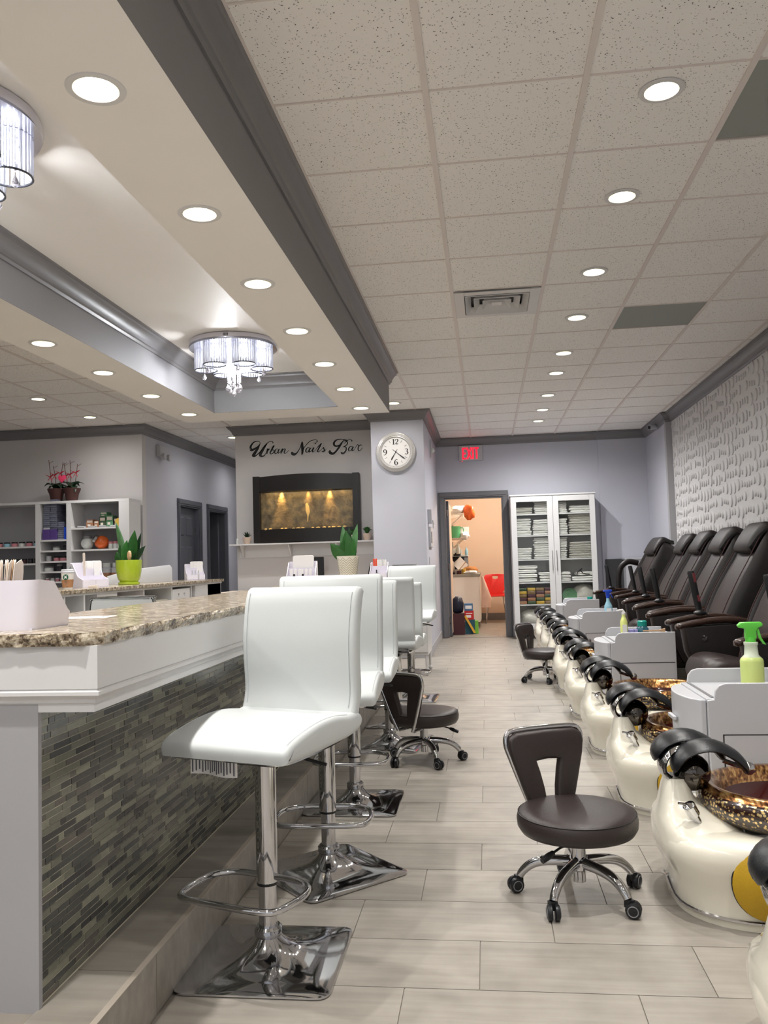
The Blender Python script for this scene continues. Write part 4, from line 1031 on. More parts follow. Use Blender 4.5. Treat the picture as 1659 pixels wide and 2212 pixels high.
# ================================================================ MASSAGE CHAIRS
def make_chair(label):
    t = thing('massage_chair', label, 'chair')   # local x: front (aisle) at 0, back towards +x
    # seat + leg rest
    pf = cr([(.0, .39), (-.02, .46), (.01, .53), (.08, .56), (.2, .545), (.34, .51), (.44, .49), (.44, .40), (.2, .39)], 4)
    MB().pad(pf, 'y', -.25, .25, .04, steps=4).build('seat_cushion', M['leather_brown'], t, smooth=60)
    MB().pad(cr([(-.006, .42), (-.024, .46), (.006, .535), (.07, .563), (.12, .556), (.06, .48), (.03, .43)], 4), 'y', -.15, .15, .02, steps=3).build('knee_pad', M['leather_brown'], t, smooth=60)
    MB().pad([(.26, .0), (.72, .0), (.72, .374), (.16, .374), (.24, .2)], 'y', -.27, .27, .03).build('pedestal', M['leather_dark'], t, smooth=50)
    # backrest: side sections with waist
    S = [(.30, .50, .20, .16), (.335, .62, .22, .17), (.375, .74, .235, .18), (.43, .86, .24, .19), (.495, .98, .235, .20), (.555, 1.08, .225, .20), (.60, 1.16, .215, .20), (.645, 1.23, .20, .18), (.685, 1.275, .16, .12)]
    rings = []
    for (x, z, hw_, th_) in S:
        dx, dz = .88, -.47
        rr_ = []
        for j in range(28):
            a = 2*PI*j/28; c, s_ = math.cos(a), math.sin(a)
            u_ = math.copysign(abs(c)**.5, c)*hw_; v_ = math.copysign(abs(s_)**.6, s_)
            wing = .035*(abs(u_)/hw_)**3
            d_ = (v_*.5+.5)*th_ - (wing if v_ < 0 else 0) + (0 if v_ < 0 else 0)
            rr_.append((x+dx*d_, u_, z+dz*d_))
        rings.append(rr_)
    bk = MB().loft(rings).build('backrest', M['leather_brown'], t, smooth=70)
    for sg in (-1, 1):
        ln = [(x-.005+.88*-.02, sg*hw_*.93, z+.01) for (x, z, hw_, th_) in S]
        MB().tube(cr(ln, 4), .0035, 6).build('piping', M['stitch'], bk, smooth=True)
        lb = [(S[k][0]+.88*S[k][3]*.55, sg*(S[k][2]+.018), S[k][1]-.47*S[k][3]*.55) for k in range(len(S))]
        r2_ = []
        for (x, y, z), (sx_, sz_, hw_, th_) in zip(lb, S):
            r2_.append([(x+.88*th_*.62*math.cos(v_), y+.03*math.sin(v_), z-.47*th_*.62*math.cos(v_)) for v_ in [2*PI*j/12 for j in range(12)]])
        MB().loft(r2_).build('side_bolster', M['leather_dark'], t, smooth=60)
    # seam arch on the back
    arch = cr([(.355, -.10, .66), (.44, -.11, .84), (.478, -.12, .925), (.492, -.07, .955), (.485, 0, .935), (.492, .07, .955), (.478, .12, .925), (.44, .11, .84), (.355, .10, .66)], 4)
    MB().tube([(x-.0, y, z) for x, y, z in arch], .003, 5).build('seam', M['leather_dark'], bk, smooth=True)
    hd = cr([(.548, 1.145), (.545, 1.18), (.59, 1.26), (.645, 1.325), (.69, 1.335), (.76, 1.30), (.80, 1.265), (.79, 1.245), (.70, 1.255), (.64, 1.215), (.59, 1.15), (.565, 1.13)], 3)
    ho = MB().pad(hd, 'y', -.19, .19, .045, steps=4).build('headrest', M['leather_dark'], t, smooth=70)
    MB().tube([(.60, -.185, 1.245), (.60, .185, 1.245)], .002, 5).build('seam', M['plastic_black'], ho)
    for sg in (-1, 1):
        y = sg*.33
        ap = cr([(-.04, .695), (.04, .712), (.17, .732), (.3, .733), (.42, .712), (.55, .672)], 4); n = len(ap); rings = []
        for i, (x, z) in enumerate(ap):
            f_ = i/(n-1); hw_ = .032 if i else .02; th_ = .019 if i else .012
            rings.append([(x, y+hw_*math.copysign(abs(math.cos(v_))**.7, math.cos(v_)), z+th_*math.copysign(abs(math.sin(v_))**.7, math.sin(v_))) for v_ in [2*PI*j/14 for j in range(14)]])
        MB().loft(rings).build('armrest', M['wood_arm'], t, smooth=60)
        MB().pad([(.0, .69), (.03, .70), (.35, .715), (.5, .68), (.56, .5), (.56, .375), (.12, .375), (.06, .45), (.02, .56)], 'y', y-.025, y+.025, .012).build('side_panel', M['leather_dark'], t, smooth=50)
        MB().pad([(-.01, .69), (.012, .695), (.03, .56), (.075, .45), (.06, .44), (.008, .55)], 'y', y-.028, y+.028, .006).build('panel_edge', M['leather_brown'], t, smooth=50)
        MB().lathe([(.016, 0), (.016, .006), (.001, .008)], 14).xf(Matrix.Translation((.12, y-.026, .63)) @ Matrix.Rotation(PI/2, 4, 'X')).build('chrome_button', M['chrome'], t, smooth=True)
    q = MB()
    for j in range(13):
        rr_ = 0 if j == 0 else (.014 if j < 5 else .027); a = j*.785 if j < 5 else j*.785+.3; q.sphere((.43+rr_*math.cos(a), .304, .60+rr_*math.sin(a)), .006, 6)
    q.build('speaker_dots', M['paper'], t)
    MB().lathe([(.04, 0), (.04, .005), (.001, .008)], 24, sx=1.25, sy=.75).xf(Matrix.Translation((.42, .304, .50)) @ Matrix.Rotation(PI/2, 4, 'X')).build('badge', M['plastic_gray'], t, smooth=True)
    return t
def add_remote(t, sg, display):
    y_ = sg*.33
    MB().lathe([(.04, 0), (.04, .012), (.025, .02), (.018, .03)], 20).xf(Matrix.Translation((.18, y_, .748))).build('remote_dock', M['plastic_black'], t, smooth=40)
    R_ = Matrix.Translation((.175, y_, .77)) @ Matrix.Rotation(-.16, 4, 'Y') @ Matrix.Rotation(.5, 4, 'Z')
    rm_ = MB().loft([rrect(.013, .018, .006, 4, 0), rrect(.014, .022, .007, 4, .08), rrect(.012, .024, .007, 4, .15), rrect(.012, .024, .007, 4, .25), rrect(.008, .02, .006, 4, .26)]).xf(R_).build('remote', M['plastic_black'], t, smooth=50)
    if display:
        q = MB(); q.box(.0125, .0135, -.012, .012, .19, .245); q.box(.0140, .015, -.010, .010, .05, .09); q.box(-.010, .008, -.0255, -.024, .185, .245); q.box(-.01, .008, -.0245, -.0225, .06, .10); q.xf(R_); q.build('remote_display', M['red_led'], rm_)
    MB().tube(cr([(.19, y_-.015, .77), (.22, y_-.03, .745), (.25, y_-.036, .66), (.28, y_-.04, .58), (.33, y_-.036, .52)], 5), .0035, 6).build('remote_cable', M['plastic_black'], t, smooth=True)
m1 = make_chair('nearest brown massage chair in view, only its seat, arm and inner panel showing'); m1['group'] = 'brown massage chairs'
CH = [(4.95, 1.16, 0, ''), (5.95, 1.17, 0, 'brown massage chair behind the nearest two carts, with the red-lit remote'), (6.85, 1.225, 0, 'brown massage chair just beyond the one with the red-lit remote'), (7.75, 1.28, 0, 'middle brown massage chair of the row, third visible headrest'),
      (8.75, 1.36, 0, 'brown massage chair next to the farthest one'), (10.0, 1.33, .12, 'farthest brown massage chair, its curved arm raised')]
for k, (y, x, rz, lb) in enumerate(CH):
    if k:
        c_ = tree(m1, (x, y, 0), rz, lb, 'brown massage chairs'); add_remote(c_, -1 if k == 1 else 1, k == 1)
        if k == 5: MB().tube(cr([(.52, .33, 1.04), (.40, .33, 1.06), (.31, .33, .99), (.28, .33, .86), (.28, .33, .73)], 5), .034, 12, flat=.7).build('raised_armrest', M['leather_dark'], c_, smooth=True)
m1.location = (CH[0][1], CH[0][0], 0)
far_near = tree(m1, (1.22, 3.95, 0), 0, 'brown massage chair mostly outside the frame', 'brown massage chairs')
add_remote(far_near, 1, False)
for nm_ in ('armrest', 'side_panel', 'panel_edge', 'chrome_button'):   # the near arm of this chair is missing in view
    cand = sorted([c_ for c_ in m1.children if c_.name.split('.')[0] == nm_], key=lambda c_: c_.name)
    bpy.data.objects.remove(cand[0])
# ================================================================ SIGN WALL
YS = 10.52
# lettering, drawn as pen strokes; (cx, cy) are units of the lettering's own drawing sheet
def LT(cx, cy): return ((cx-840)*.001025, (245-cy)*.001025-(cx-840)*.0000466*1.0)
sg = thing('wall_lettering', 'black script lettering on the beige wall above the water feature', 'sign', (-2.262, YS-.002, 2.64))
W_ = {
 'U': [[(126, 262, 30), (138, 272, 36), (165, 265, 26), (215, 232, 14), (250, 196, 9), (245, 170, 9), (215, 160, 11), (165, 178, 18), (130, 225, 26), (128, 255, 30)],
       [(248, 200, 10), (225, 245, 26), (195, 290, 34), (170, 325, 38), (158, 345, 34), (172, 356, 18), (200, 340, 14), (245, 300, 12), (305, 230, 10), (345, 185, 9), (385, 163, 9), (418, 170, 10), (415, 186, 14)],
       [(340, 190, 12), (300, 250, 26), (265, 305, 34), (250, 338, 32), (268, 352, 24), (300, 345, 14), (318, 320, 8)]],
 'r': [[(318, 322, 6), (335, 285, 8), (342, 258, 14), (352, 268, 12), (342, 300, 15), (338, 322, 13)], [(340, 285, 8), (362, 258, 12), (372, 268, 6)]],
 'b': [[(372, 300, 6), (408, 250, 10), (432, 215, 10), (418, 240, 15), (390, 290, 17), (378, 315, 16), (395, 322, 10), (422, 306, 12), (430, 282, 12), (418, 270, 8), (400, 286, 5)]],
 'a': [[(488, 262, 8), (462, 258, 10), (442, 285, 16), (440, 310, 15), (458, 316, 9), (482, 290, 6), (496, 262, 8)], [(498, 262, 13), (482, 296, 15), (484, 314, 12), (505, 304, 6)]],
 'n': [[(505, 304, 5), (530, 268, 8), (542, 258, 14), (530, 290, 15), (518, 318, 14)], [(526, 298, 5), (556, 262, 7), (574, 258, 14), (570, 280, 16), (560, 305, 14), (572, 316, 10), (600, 298, 6), (624, 270, 5)]],
 'N': [[(660, 296, 22), (665, 316, 40), (690, 328, 34), (720, 312, 18), (752, 270, 11), (775, 220, 9), (790, 170, 6), (800, 180, 10), (795, 220, 30), (796, 270, 30), (797, 310, 18), (790, 332, 6)],
       [(790, 332, 8), (780, 318, 5), (800, 270, 9), (840, 215, 9), (890, 165, 9), (940, 146, 9), (978, 146, 9), (990, 162, 10), (976, 174, 14)]],
 'a.001': [[(888, 246, 8), (862, 243, 10), (842, 268, 17), (840, 294, 16), (858, 300, 9), (882, 276, 6), (898, 246, 8)], [(900, 246, 13), (882, 280, 15), (884, 298, 12), (905, 288, 6)]],
 'i': [[(905, 288, 5), (942, 242, 10), (930, 268, 15), (922, 292, 14), (936, 296, 9), (958, 276, 5)], [(955, 189, 21), (969, 189, 21)]],
 'l': [[(955, 280, 5), (1000, 225, 9), (1042, 185, 8), (1028, 215, 15), (1000, 262, 17), (988, 290, 15), (1005, 294, 9), (1028, 274, 5)]],
 's': [[(1025, 280, 5), (1052, 252, 7), (1066, 236, 7), (1068, 250, 14), (1076, 272, 16), (1062, 292, 14), (1044, 292, 10)], [(1070, 290, 6), (1092, 272, 5), (1110, 250, 4)]],
 'B': [[(1148, 276, 18), (1146, 300, 38), (1175, 318, 32), (1212, 300, 24), (1262, 240, 24), (1300, 180, 18), (1330, 150, 9), (1368, 146, 7)],
       [(1300, 196, 8), (1240, 222, 18), (1204, 212, 26), (1202, 178, 26), (1235, 146, 16), (1290, 134, 10), (1340, 146, 9), (1372, 178, 14), (1358, 210, 13), (1318, 232, 7)],
       [(1318, 232, 7), (1350, 236, 12), (1352, 270, 18), (1328, 306, 22), (1298, 316, 22), (1292, 298, 22)],
       [(1330, 196, 5), (1362, 160, 7), (1400, 142, 9), (1428, 150, 10), (1424, 164, 12)]],
 'a.002': [[(1434, 228, 8), (1408, 226, 10), (1386, 252, 17), (1384, 276, 16), (1400, 284, 9), (1426, 260, 6), (1444, 230, 8)], [(1446, 230, 13), (1428, 262, 15), (1430, 282, 12), (1452, 270, 6)]],
 'r.001': [[(1452, 270, 5), (1490, 212, 8), (1502, 206, 13), (1512, 222, 13), (1504, 250, 16), (1508, 280, 14), (1530, 276, 8), (1556, 240, 4)], [(1512, 226, 8), (1540, 206, 12), (1552, 218, 7)]],
}
for key, sts in W_.items():
    q = MB(); e = MB()
    for st in sts:
        pts = [(*LT(x, y), w_*.001025) for x, y, w_ in st]; stroke(q, pts, .004, 6, -.002); stroke(e, [(x, z, w_+.011) for x, z, w_ in pts], .002, 5, 0)
    lo_ = q.build('letter', M['sign_black'], sg); e.build('letter_edge', M['sign_edge'], lo_)
# water feature
wf = thing('water_feature', 'dark framed slate water wall with three warm lamps and pebbles', 'fountain', (-2.26, YS, 1.43))
q = MB(); hw_ = .69
q.box(-hw_, -hw_+.085, -.10, 0, 0, .855); q.box(hw_-.085, hw_, -.10, 0, 0, .855); q.box(-hw_+.085, hw_-.085, -.004, 0, 0, .12); q.build('frame', M['frame_black'], wf, bevel=.004)
arc_b = [(-.61, .66)]+[(-.61+1.22*k/12, .66+.03*math.sin(PI*k/12)) for k in range(1, 12)]+[(.61, .66)]
arc_t = [(-.62+1.24*k/12, .842+.03*math.sin(PI*k/12)) for k in range(13)]
hood = []
for k in range(13):
    u_ = -.605+1.21*k/12; bulge = .05*math.sin(PI*k/12)
    hood.append([(u_, -.10-bulge, .655), (u_, -.10-bulge, .845+.02*math.sin(PI*k/12)), (u_, -.005, .845+.02*math.sin(PI*k/12)), (u_, -.06, .70), (u_, -.06, .655)])
MB().loft(hood).build('hood', M['frame_black'], wf, smooth=40)
tr_ = []
for k in range(13):
    u_ = -.605+1.21*k/12; bulge = .05*math.sin(PI*k/12)
    tr_.append([(u_, -.10-bulge, .0), (u_, -.10-bulge, .17), (u_, -.085-bulge, .17), (u_, -.085-bulge, .13), (u_, -.005, .13), (u_, -.005, 0)])
MB().loft(tr_).build('trough', M['frame_black'], wf, smooth=40)
MB().box(-.605, .605, -.022, -.004, .13, .70).build('slate_panel', M['slate_mat'], wf)
q = MB(); q.pad([(-.02, .48), (.0, .50), (.025, .45), (.035, .38), (.015, .32), (.01, .27), (-.002, .25), (-.0, .33), (-.02, .40)], 'y', -.026, -.02, .002); q.build('pale_mineral_streak', M['pebble'], wf)
for k in range(16):
    x = -.52+k*.068+random.uniform(-.02, .02)
    if k in (2, 8): continue
    MB().sphere((x, -.10, .172), .02, 8, sx=random.uniform(.9, 1.5), sz=random.uniform(.5, .9)).build('pebble', M['pebble'], wf, smooth=True)
for x, e_ in ((-.33, 1.0), (0.02, .35), (.30, .75)):
    MB().lathe([(.022, 0), (.018, -.012), (.001, -.014)], 12, (x, -.045, .70)).build('lamp', M['frame_black'], wf)
    ld = bpy.data.lights.new('water_wall_lamp', 'SPOT'); ld.energy = 26*e_; ld.color = (1, .62, .22); ld.spot_size = .85; ld.spot_blend = .9; ld.shadow_soft_size = .015
    lo = bpy.data.objects.new('water_wall_lamp', ld); COL.objects.link(lo); lo.parent = wf; lo.location = (x, -.048, .672); lo.rotation_euler = (.13, 0, 0)
ld = bpy.data.lights.new('water_wall_glow', 'AREA'); ld.shape = 'RECTANGLE'; ld.energy = 1.2; ld.color = (1, .75, .4); ld.size = 1.1; ld.size_y = .04
lo = bpy.data.objects.new('water_wall_glow', ld); COL.objects.link(lo); lo.parent = wf; lo.location = (0, -.075, .65)
# mantel shelf
mt = thing('mantel_shelf', 'long white bracketed shelf below the water feature', 'shelf', (-2.3, YS, 1.42))
MB().box(-.94, .93, -.22, 0, -.018, 0).build('board', M['white_paint'], mt, bevel=.002)
MB().box(-.86, .93, -.016, 0, -.175, -.018).build('back_rail', M['white_paint'], mt, bevel=.002)
for x in (-.80, -.18, .43, .91): MB().prism([(-.19, -.018), (-.016, -.018), (-.016, -.165), (-.04, -.165)], 'x', x-.009, x+.009).build('bracket', M['white_paint'], mt)
def leaf(mb, base, tip, w_, bend=(0, 0, 0), n=6, th=.002, curl=0):
    b = Vector(base); t_ = Vector(tip); d = t_-b; side = d.cross(Vector((0, 0, 1)));
    if side.length < 1e-4: side = Vector((1, 0, 0))
    side.normalize()
    if curl: side = (Matrix.Rotation(curl, 3, d.normalized()) @ side)
    nrm = side.cross(d).normalized(); rings = []
    for i in range(n+1):
        f_ = i/n; c = b+d*f_+Vector(bend)*math.sin(PI*f_)*1.0; ww = w_*.5*max(.04, (math.sin(PI*min(1, f_*.9+.12))**.8))
        rings.append([c+side*ww+nrm*ww*.35, c+nrm*th, c-side*ww+nrm*ww*.35, c-nrm*th])
    return mb.loft(rings)
def small_plant(label, x, y, z, r, kind, pm='pot_beige'):
    t = thing('potted_plant', label, 'plant', (x, y, z))
    MB().lathe([(r*.62, 0), (r*.9, r*.8), (r, r*1.6), (r*.92, r*1.6), (r*.85, r*1.35), (.001, r*1.35)], 20).build('pot', M[pm], t, smooth=50)
    MB().lathe([(r*.88, r*1.4), (.001, r*1.45)], 14).build('soil', M['soil'], t)
    rn = random.Random(int(x*100)); 
    for k in range(13 if kind == 'spiky' else 11):
        a = 2.4*k; el = .5+.9*(k/13); L_ = r*(1.35 if kind == 'spiky' else 1.6); q = MB()
        leaf(q, (r*.2*math.cos(a), r*.2*math.sin(a), r*1.45), (L_*math.cos(a)*math.cos(el), L_*math.sin(a)*math.cos(el), r*1.45+L_*math.sin(el)*1.1), r*(.38 if kind == 'spiky' else .75), (0, 0, r*.1 if kind == 'spiky' else r*.5))
        q.build('leaf', M['leaf_dark' if kind == 'spiky' else 'leaf_green'], t)
    return t
small_plant('small spiky succulent in a beige pot at the left end of the mantel shelf', -3.03, YS-.13, 1.42, .055, 'spiky')
small_plant('leafy plant in a beige pot at the right end of the mantel shelf', -1.48, YS-.12, 1.42, .055, 'leafy')
small_plant('small leafy plant in a beige pot before the right edge of the water feature', -1.66, YS-.19, 1.42, .045, 'leafy')
t = thing('bottle', 'tiny grey bottle with white cap at the left end of the mantel shelf', 'bottle', (-3.155, YS-.13, 1.42))
MB().lathe([(.016, 0), (.017, .045), (.01, .055)], 12).build('body', M['glass_jar'], t, smooth=True); MB().lathe([(.011, .055), (.011, .075)], 12).build('cap', M['paper'], t)
# reception desk, monitor, cable
dk_ = thing('desk', 'pale beige desk against the wall under the mantel shelf', 'desk', (-2.3, 10.1, 0))
MB().box(-.95, .9, -.35, .35, .80, .83).build('desktop', M['card_beige'], dk_, bevel=.003)
for x in (-.93, .3, .87): MB().box(x, x+.02, -.33, .33, 0, .80).build('panel', M['white_paint'], dk_)
MB().box(-.91, .87, -.30, -.28, .1, .80).build('front_panel', M['white_paint'], dk_)
mo = thing('monitor', 'black computer monitor standing on the desk under the shelf', 'monitor', (-2.17, 10.2, .83))
MB().box(-.17, .17, -.012, .012, .13, .40).build('screen', M['laptop'], mo, bevel=.006); MB().box(-.155, .155, -.0135, -.012, .145, .385).build('screen_face', M['plastic_black'], mo)
MB().lathe([(.08, 0), (.08, .008), (.02, .015), (.02, .15)], 16).build('stand', M['plastic_black'], mo)
cbl = MB().tube(cr([(-1.36, 10.50, 1.18), (-1.45, 10.48, 1.12), (-1.48, 10.45, 1.0), (-1.46, 10.42, .86)], 5), .006, 6).build('power_cable', M['plastic_black']); tag(cbl, 'black cable hanging from the pillar corner to the desk', 'cable')
# ---- clock
ck = thing('wall_clock', 'round silver-framed wall clock on the pillar', 'clock', (-1.035, 9.93, 2.455))
def disc(pr, m_, nm, par, n=56, cap=True, **k): return MB().lathe(pr, n, cap=cap).xf(Matrix.Rotation(PI/2, 4, 'X')).build(nm, M[m_], par, smooth=35, **k)
disc([(.235, 0), (.24, .02), (.23, .034), (.22, .036), (.21, .046), (.198, .05), (.19, .042), (.184, .043), (.176, .038), (.170, .028)], 'clock_silver', 'frame', ck, cap=False)
disc([(.171, .0), (.171, .028), (.001, .028)], 'paper', 'dial', ck)
q = MB()
for k in range(72):
    a = 2*PI*k/72; q.sphere((.1795*math.cos(a), -.041, .1795*math.sin(a)), .0035, 5)
q.build('beading', M['steel'], ck)
q = MB()
for k in range(12):
    if k % 3 == 0: continue
    a = 2*PI*k/12; stroke(q, [(.125*math.cos(a), .125*math.sin(a), .004), (.155*math.cos(a), .155*math.sin(a), .004)], .001, 1, -.0285)
q.build('hour_marks', M['sign_black'], ck)
def num(strokes, cx, cz, s_):
    q = MB()
    for st in strokes: stroke(q, [(cx+x*s_, cz+z*s_, w_*s_) for x, z, w_ in st], .001, 5, -.0285)
    return q.build('numeral', M['sign_black'], ck)
num([[(-.62, .34, .06), (-.40, .5, .1), (-.38, .5, .2)], [(-.38, .5, .2), (-.38, 0, .2), (-.38, -.5, .2)], [(-.6, -.5, .07), (-.38, -.5, .07), (-.16, -.5, .07)],
     [(-.02, .22, .16), (.04, .42, .1), (.26, .5, .08), (.46, .32, .2), (.40, .05, .14), (.12, -.25, .08), (-.02, -.46, .08)], [(-.02, -.44, .12), (.2, -.42, .16), (.42, -.46, .1), (.5, -.22, .05)]], .0, .122, .062)
num([[(-.24, .4, .1), (-.02, .5, .08), (.2, .36, .18), (.14, .1, .12), (-.06, .04, .06)], [(-.06, .04, .06), (.2, -.04, .14), (.26, -.26, .2), (.06, -.5, .09), (-.24, -.42, .14)]], .128, 0, .066)
num([[(.24, .42, .14), (.06, .5, .07), (-.2, .2, .16), (-.24, -.15, .2), (-.1, -.46, .1), (.06, -.5, .07), (.24, -.3, .16), (.24, -.08, .16), (.06, .1, .07), (-.16, -.04, .07)]], 0, -.125, .068)
num([[(-.24, -.42, .14), (-.06, -.5, .07), (.2, -.2, .16), (.24, .15, .2), (.1, .46, .1), (-.06, .5, .07), (-.24, .3, .16), (-.24, .08, .16), (-.06, -.1, .07), (.16, .04, .07)]], -.128, 0, .068)
q = MB(); stroke(q, [(.02, .03, .004), (-.02, -.035, .007), (-.045, -.075, .014), (-.058, -.1, .002)], .002, 4, -.030); q.build('hour_hand', M['sign_black'], ck)
q = MB(); stroke(q, [(-.035, .03, .004), (.03, -.025, .006), (.085, -.07, .012), (.115, -.092, .002)], .002, 4, -.0325); q.build('minute_hand', M['sign_black'], ck)
disc([(.007, .03), (.007, .036), (.001, .037)], 'sign_black', 'hub', ck, 14)
# ---- exit sign
ex = thing('exit_sign', 'white exit sign with glowing red letters above the doorway', 'sign', (-.18, YB, 2.715))
MB().box(-.175, .175, -.05, 0, -.108, .118).build('housing', M['cart_white'], ex, bevel=.006)
def eb(segs): 
    q = MB()
    for s_ in segs: stroke(q, s_, .002, 1, -.0505)
    q.build('letter', M['exit_glow'], ex)
w_ = .021; h_ = .085
eb([[(-.115, -h_, w_), (-.115, h_, w_)], [(-.12, h_-.01, w_), (-.068, h_-.01, w_)], [(-.12, 0, w_), (-.073, 0, w_)], [(-.12, -h_+.01, w_), (-.068, -h_+.01, w_)]])
eb([[(-.052, -h_, w_), (.008, h_, w_)], [(-.052, h_, w_), (.008, -h_, w_)]])
eb([[(.034, -h_, w_), (.034, h_, w_)]])
eb([[(.088, -h_, w_), (.088, h_, w_)], [(.056, h_-.01, w_), (.12, h_-.01, w_)]])
MB().sphere((-.13, -.03, -.112), .006, 8).build('indicator', M['exit_glow'], ex)
# ---- fittings on the pillar's aisle side, camera, emergency lamp
t = thing('key_panel', 'small white control box with hanging keys on the pillar side', 'control box', (-.70, 10.3, 1.60))
MB().box(0, .05, -.08, .08, 0, .17).build('box', M['cart_white'], t, bevel=.004); MB().tube([(.055, .05, .04), (.058, .05, -.02)], .005, 6).box(.052, .06, .03, .07, -.06, -.015).build('keys', M['steel'], t)
t = thing('thermostat', 'white thermostat and card holder on the pillar side', 'thermostat', (-.70, 10.55, 1.36))
MB().box(0, .03, -.28, .2, -.05, .2).build('plate', M['cart_white'], t, bevel=.004); MB().box(.03, .034, -.24, -.06, 0, .14).build('dial_window', M['plastic_gray'], t)
t = thing('light_switch', 'pair of white light switches stacked on the pillar side', 'switch', (-.70, 10.3, 1.14))
for z in (0, -.11): MB().box(0, .008, -.035, .035, z-.045, z+.045).build('plate', M['cart_white'], t, bevel=.002)
t = thing('alarm_strobe', 'small white alarm on the pillar side near the ceiling', 'alarm', (-.70, 11.1, 2.63))
MB().box(0, .02, -.06, .06, -.12, .12).build('plate', M['cart_white'], t); MB().sphere((.03, 0, -.02), .035, 12).build('dome', M['glass_jar'], t, smooth=True)
t = thing('security_camera', 'small white security camera under the crown moulding at right', 'camera', (2.35, 11.5, 2.84))
MB().lathe([(.03, 0), (.03, -.01), (.001, -.012)], 16).xf(Matrix.Rotation(-PI/2, 4, 'Y')).build('mount', M['cart_white'], t)
MB().tube([(0, 0, 0), (-.05, -.02, .01)], .008, 8).tube([(-.03, .02, .015), (-.13, -.05, -.005)], .035, 14).build('body', M['cart_white'], t, smooth=40)
MB().tube([(-.129, -.05, -.005), (-.134, -.053, -.006)], .026, 14).build('lens', M['plastic_black'], t)
t = thing('emergency_light', 'white twin-head emergency light high on the corridor wall', 'lamp', (-4.25, 10.58, 2.66))
MB().box(0, .06, -.13, .13, -.05, .10).build('housing', M['cart_white'], t, bevel=.01)
for y in (-.08, .09): MB().lathe([(.02, 0), (.045, .03), (.045, .06), (.001, .062)], 16).xf(Matrix.Translation((.05, y, -.05)) @ Matrix.Rotation(PI/2, 4, 'Y')).build('lamp_head', M['cart_white'], t, smooth=40)
t = thing('wall_speaker', 'small dark grey speaker high at the right edge of the frame', 'speaker', (2.0, 4.86, 2.88))
MB().box(-.2, .1, -.08, .08, -.02, .07).build('cabinet', M['plastic_gray'], t, bevel=.006); MB().box(-.21, -.20, -.07, .07, -.01, .06).build('grille', M['plastic_black'], t)
one('storage_pedestal', MB().box(-.17, .19, -.02, .2, 0, 1.08).box(-.19, .2, -.04, .2, 1.08, 1.10), M['cart_white'], 'pale counter behind the farthest massage chair', 'counter', (2.12, 12.2, 0))

# ================================================================ LINEN CABINET
LC = thing('linen_cabinet', 'tall light grey cabinet with two glass doors full of towels', 'cabinet', (.95, 12.0, 0)); 
CX0, CX1, CZ0, CZ1, CD = -.59, .59, .12, 2.03, .40
MB().box(CX0, CX0+.02, 0.02, CD, CZ0, CZ1).box(CX1-.02, CX1, .02, CD, CZ0, CZ1).box(CX0, CX1, .02, CD, CZ1-.025, CZ1).box(CX0, CX1, .02, CD, CZ0, CZ0+.04).box(CX0, CX1, CD-.01, CD, CZ0, CZ1).box(CX0-.01, CX1+.01, 0, CD, CZ1-.01, CZ1+.012).box(-.01, .01, .03, CD, CZ0, CZ1).build('body', M['cabinet_gray'], LC, bevel=.002)
SHZ = [1.765, 1.46, 1.12, .795, .485]
for z in SHZ: MB().box(CX0+.02, CX1-.02, .03, CD-.01, z-.018, z).build('shelf', M['cabinet_gray'], LC)
for s_ in (-1, 1):
    a, b = (CX0+.004, -.002) if s_ < 0 else (.002, CX1-.004)
    fr2 = MB(); fw2 = .075
    fr2.box(a, a+fw2, 0, .02, CZ0+.02, CZ1-.02).box(b-fw2, b, 0, .02, CZ0+.02, CZ1-.02).box(a+fw2, b-fw2, 0, .02, CZ1-.02-fw2, CZ1-.02).box(a+fw2, b-fw2, 0, .02, CZ0+.02, CZ0+.02+fw2)
    d = fr2.build('door', M['cabinet_gray'], LC, bevel=.003)
    MB().box(a+fw2-.004, b-fw2+.004, .009, .012, CZ0+.09, CZ1-.09).build('glass_pane', M['pane_glass'], d)
    hx = -.03 if s_ < 0 else .03
    MB().tube(cr([(hx, -.001, 1.22), (hx, -.03, 1.215), (hx, -.03, .98), (hx, -.001, .975)], 3), .005, 8).build('door_handle', M['steel'], d, smooth=True)
for x in (CX0+.03, CX1-.03):
    for y in (.04, CD-.04): MB().loft([rrect(.012, .012, .002, 2, 0, x, y), rrect(.025, .025, .002, 2, CZ0, x, y)]).build('leg', M['cabinet_gray'], LC)
tw_cache = {}
def towel_mesh(w_, d_, h_, seed):
    rn = random.Random(seed); rings = []; n = 9
    for i in range(n):
        x = -w_/2+w_*i/(n-1); k = 1 if 0 < i < n-1 else .7; wob = rn.uniform(-.004, .004)
        pf = [(-d_/2, .25), (-d_/2+.008, .02), (0, 0), (d_/2-.01, .02), (d_/2, .5), (d_/2-.01, .98), (0, 1.0), (-d_/2+.008, .98), (-d_/2, .75), (-d_/2+.014, .5)]
        rings.append([(x, yy*1.0, (zz-.5)*h_*k*.86+h_/2+wob*.4) for yy, zz in pf])
    return MB().loft(rings)
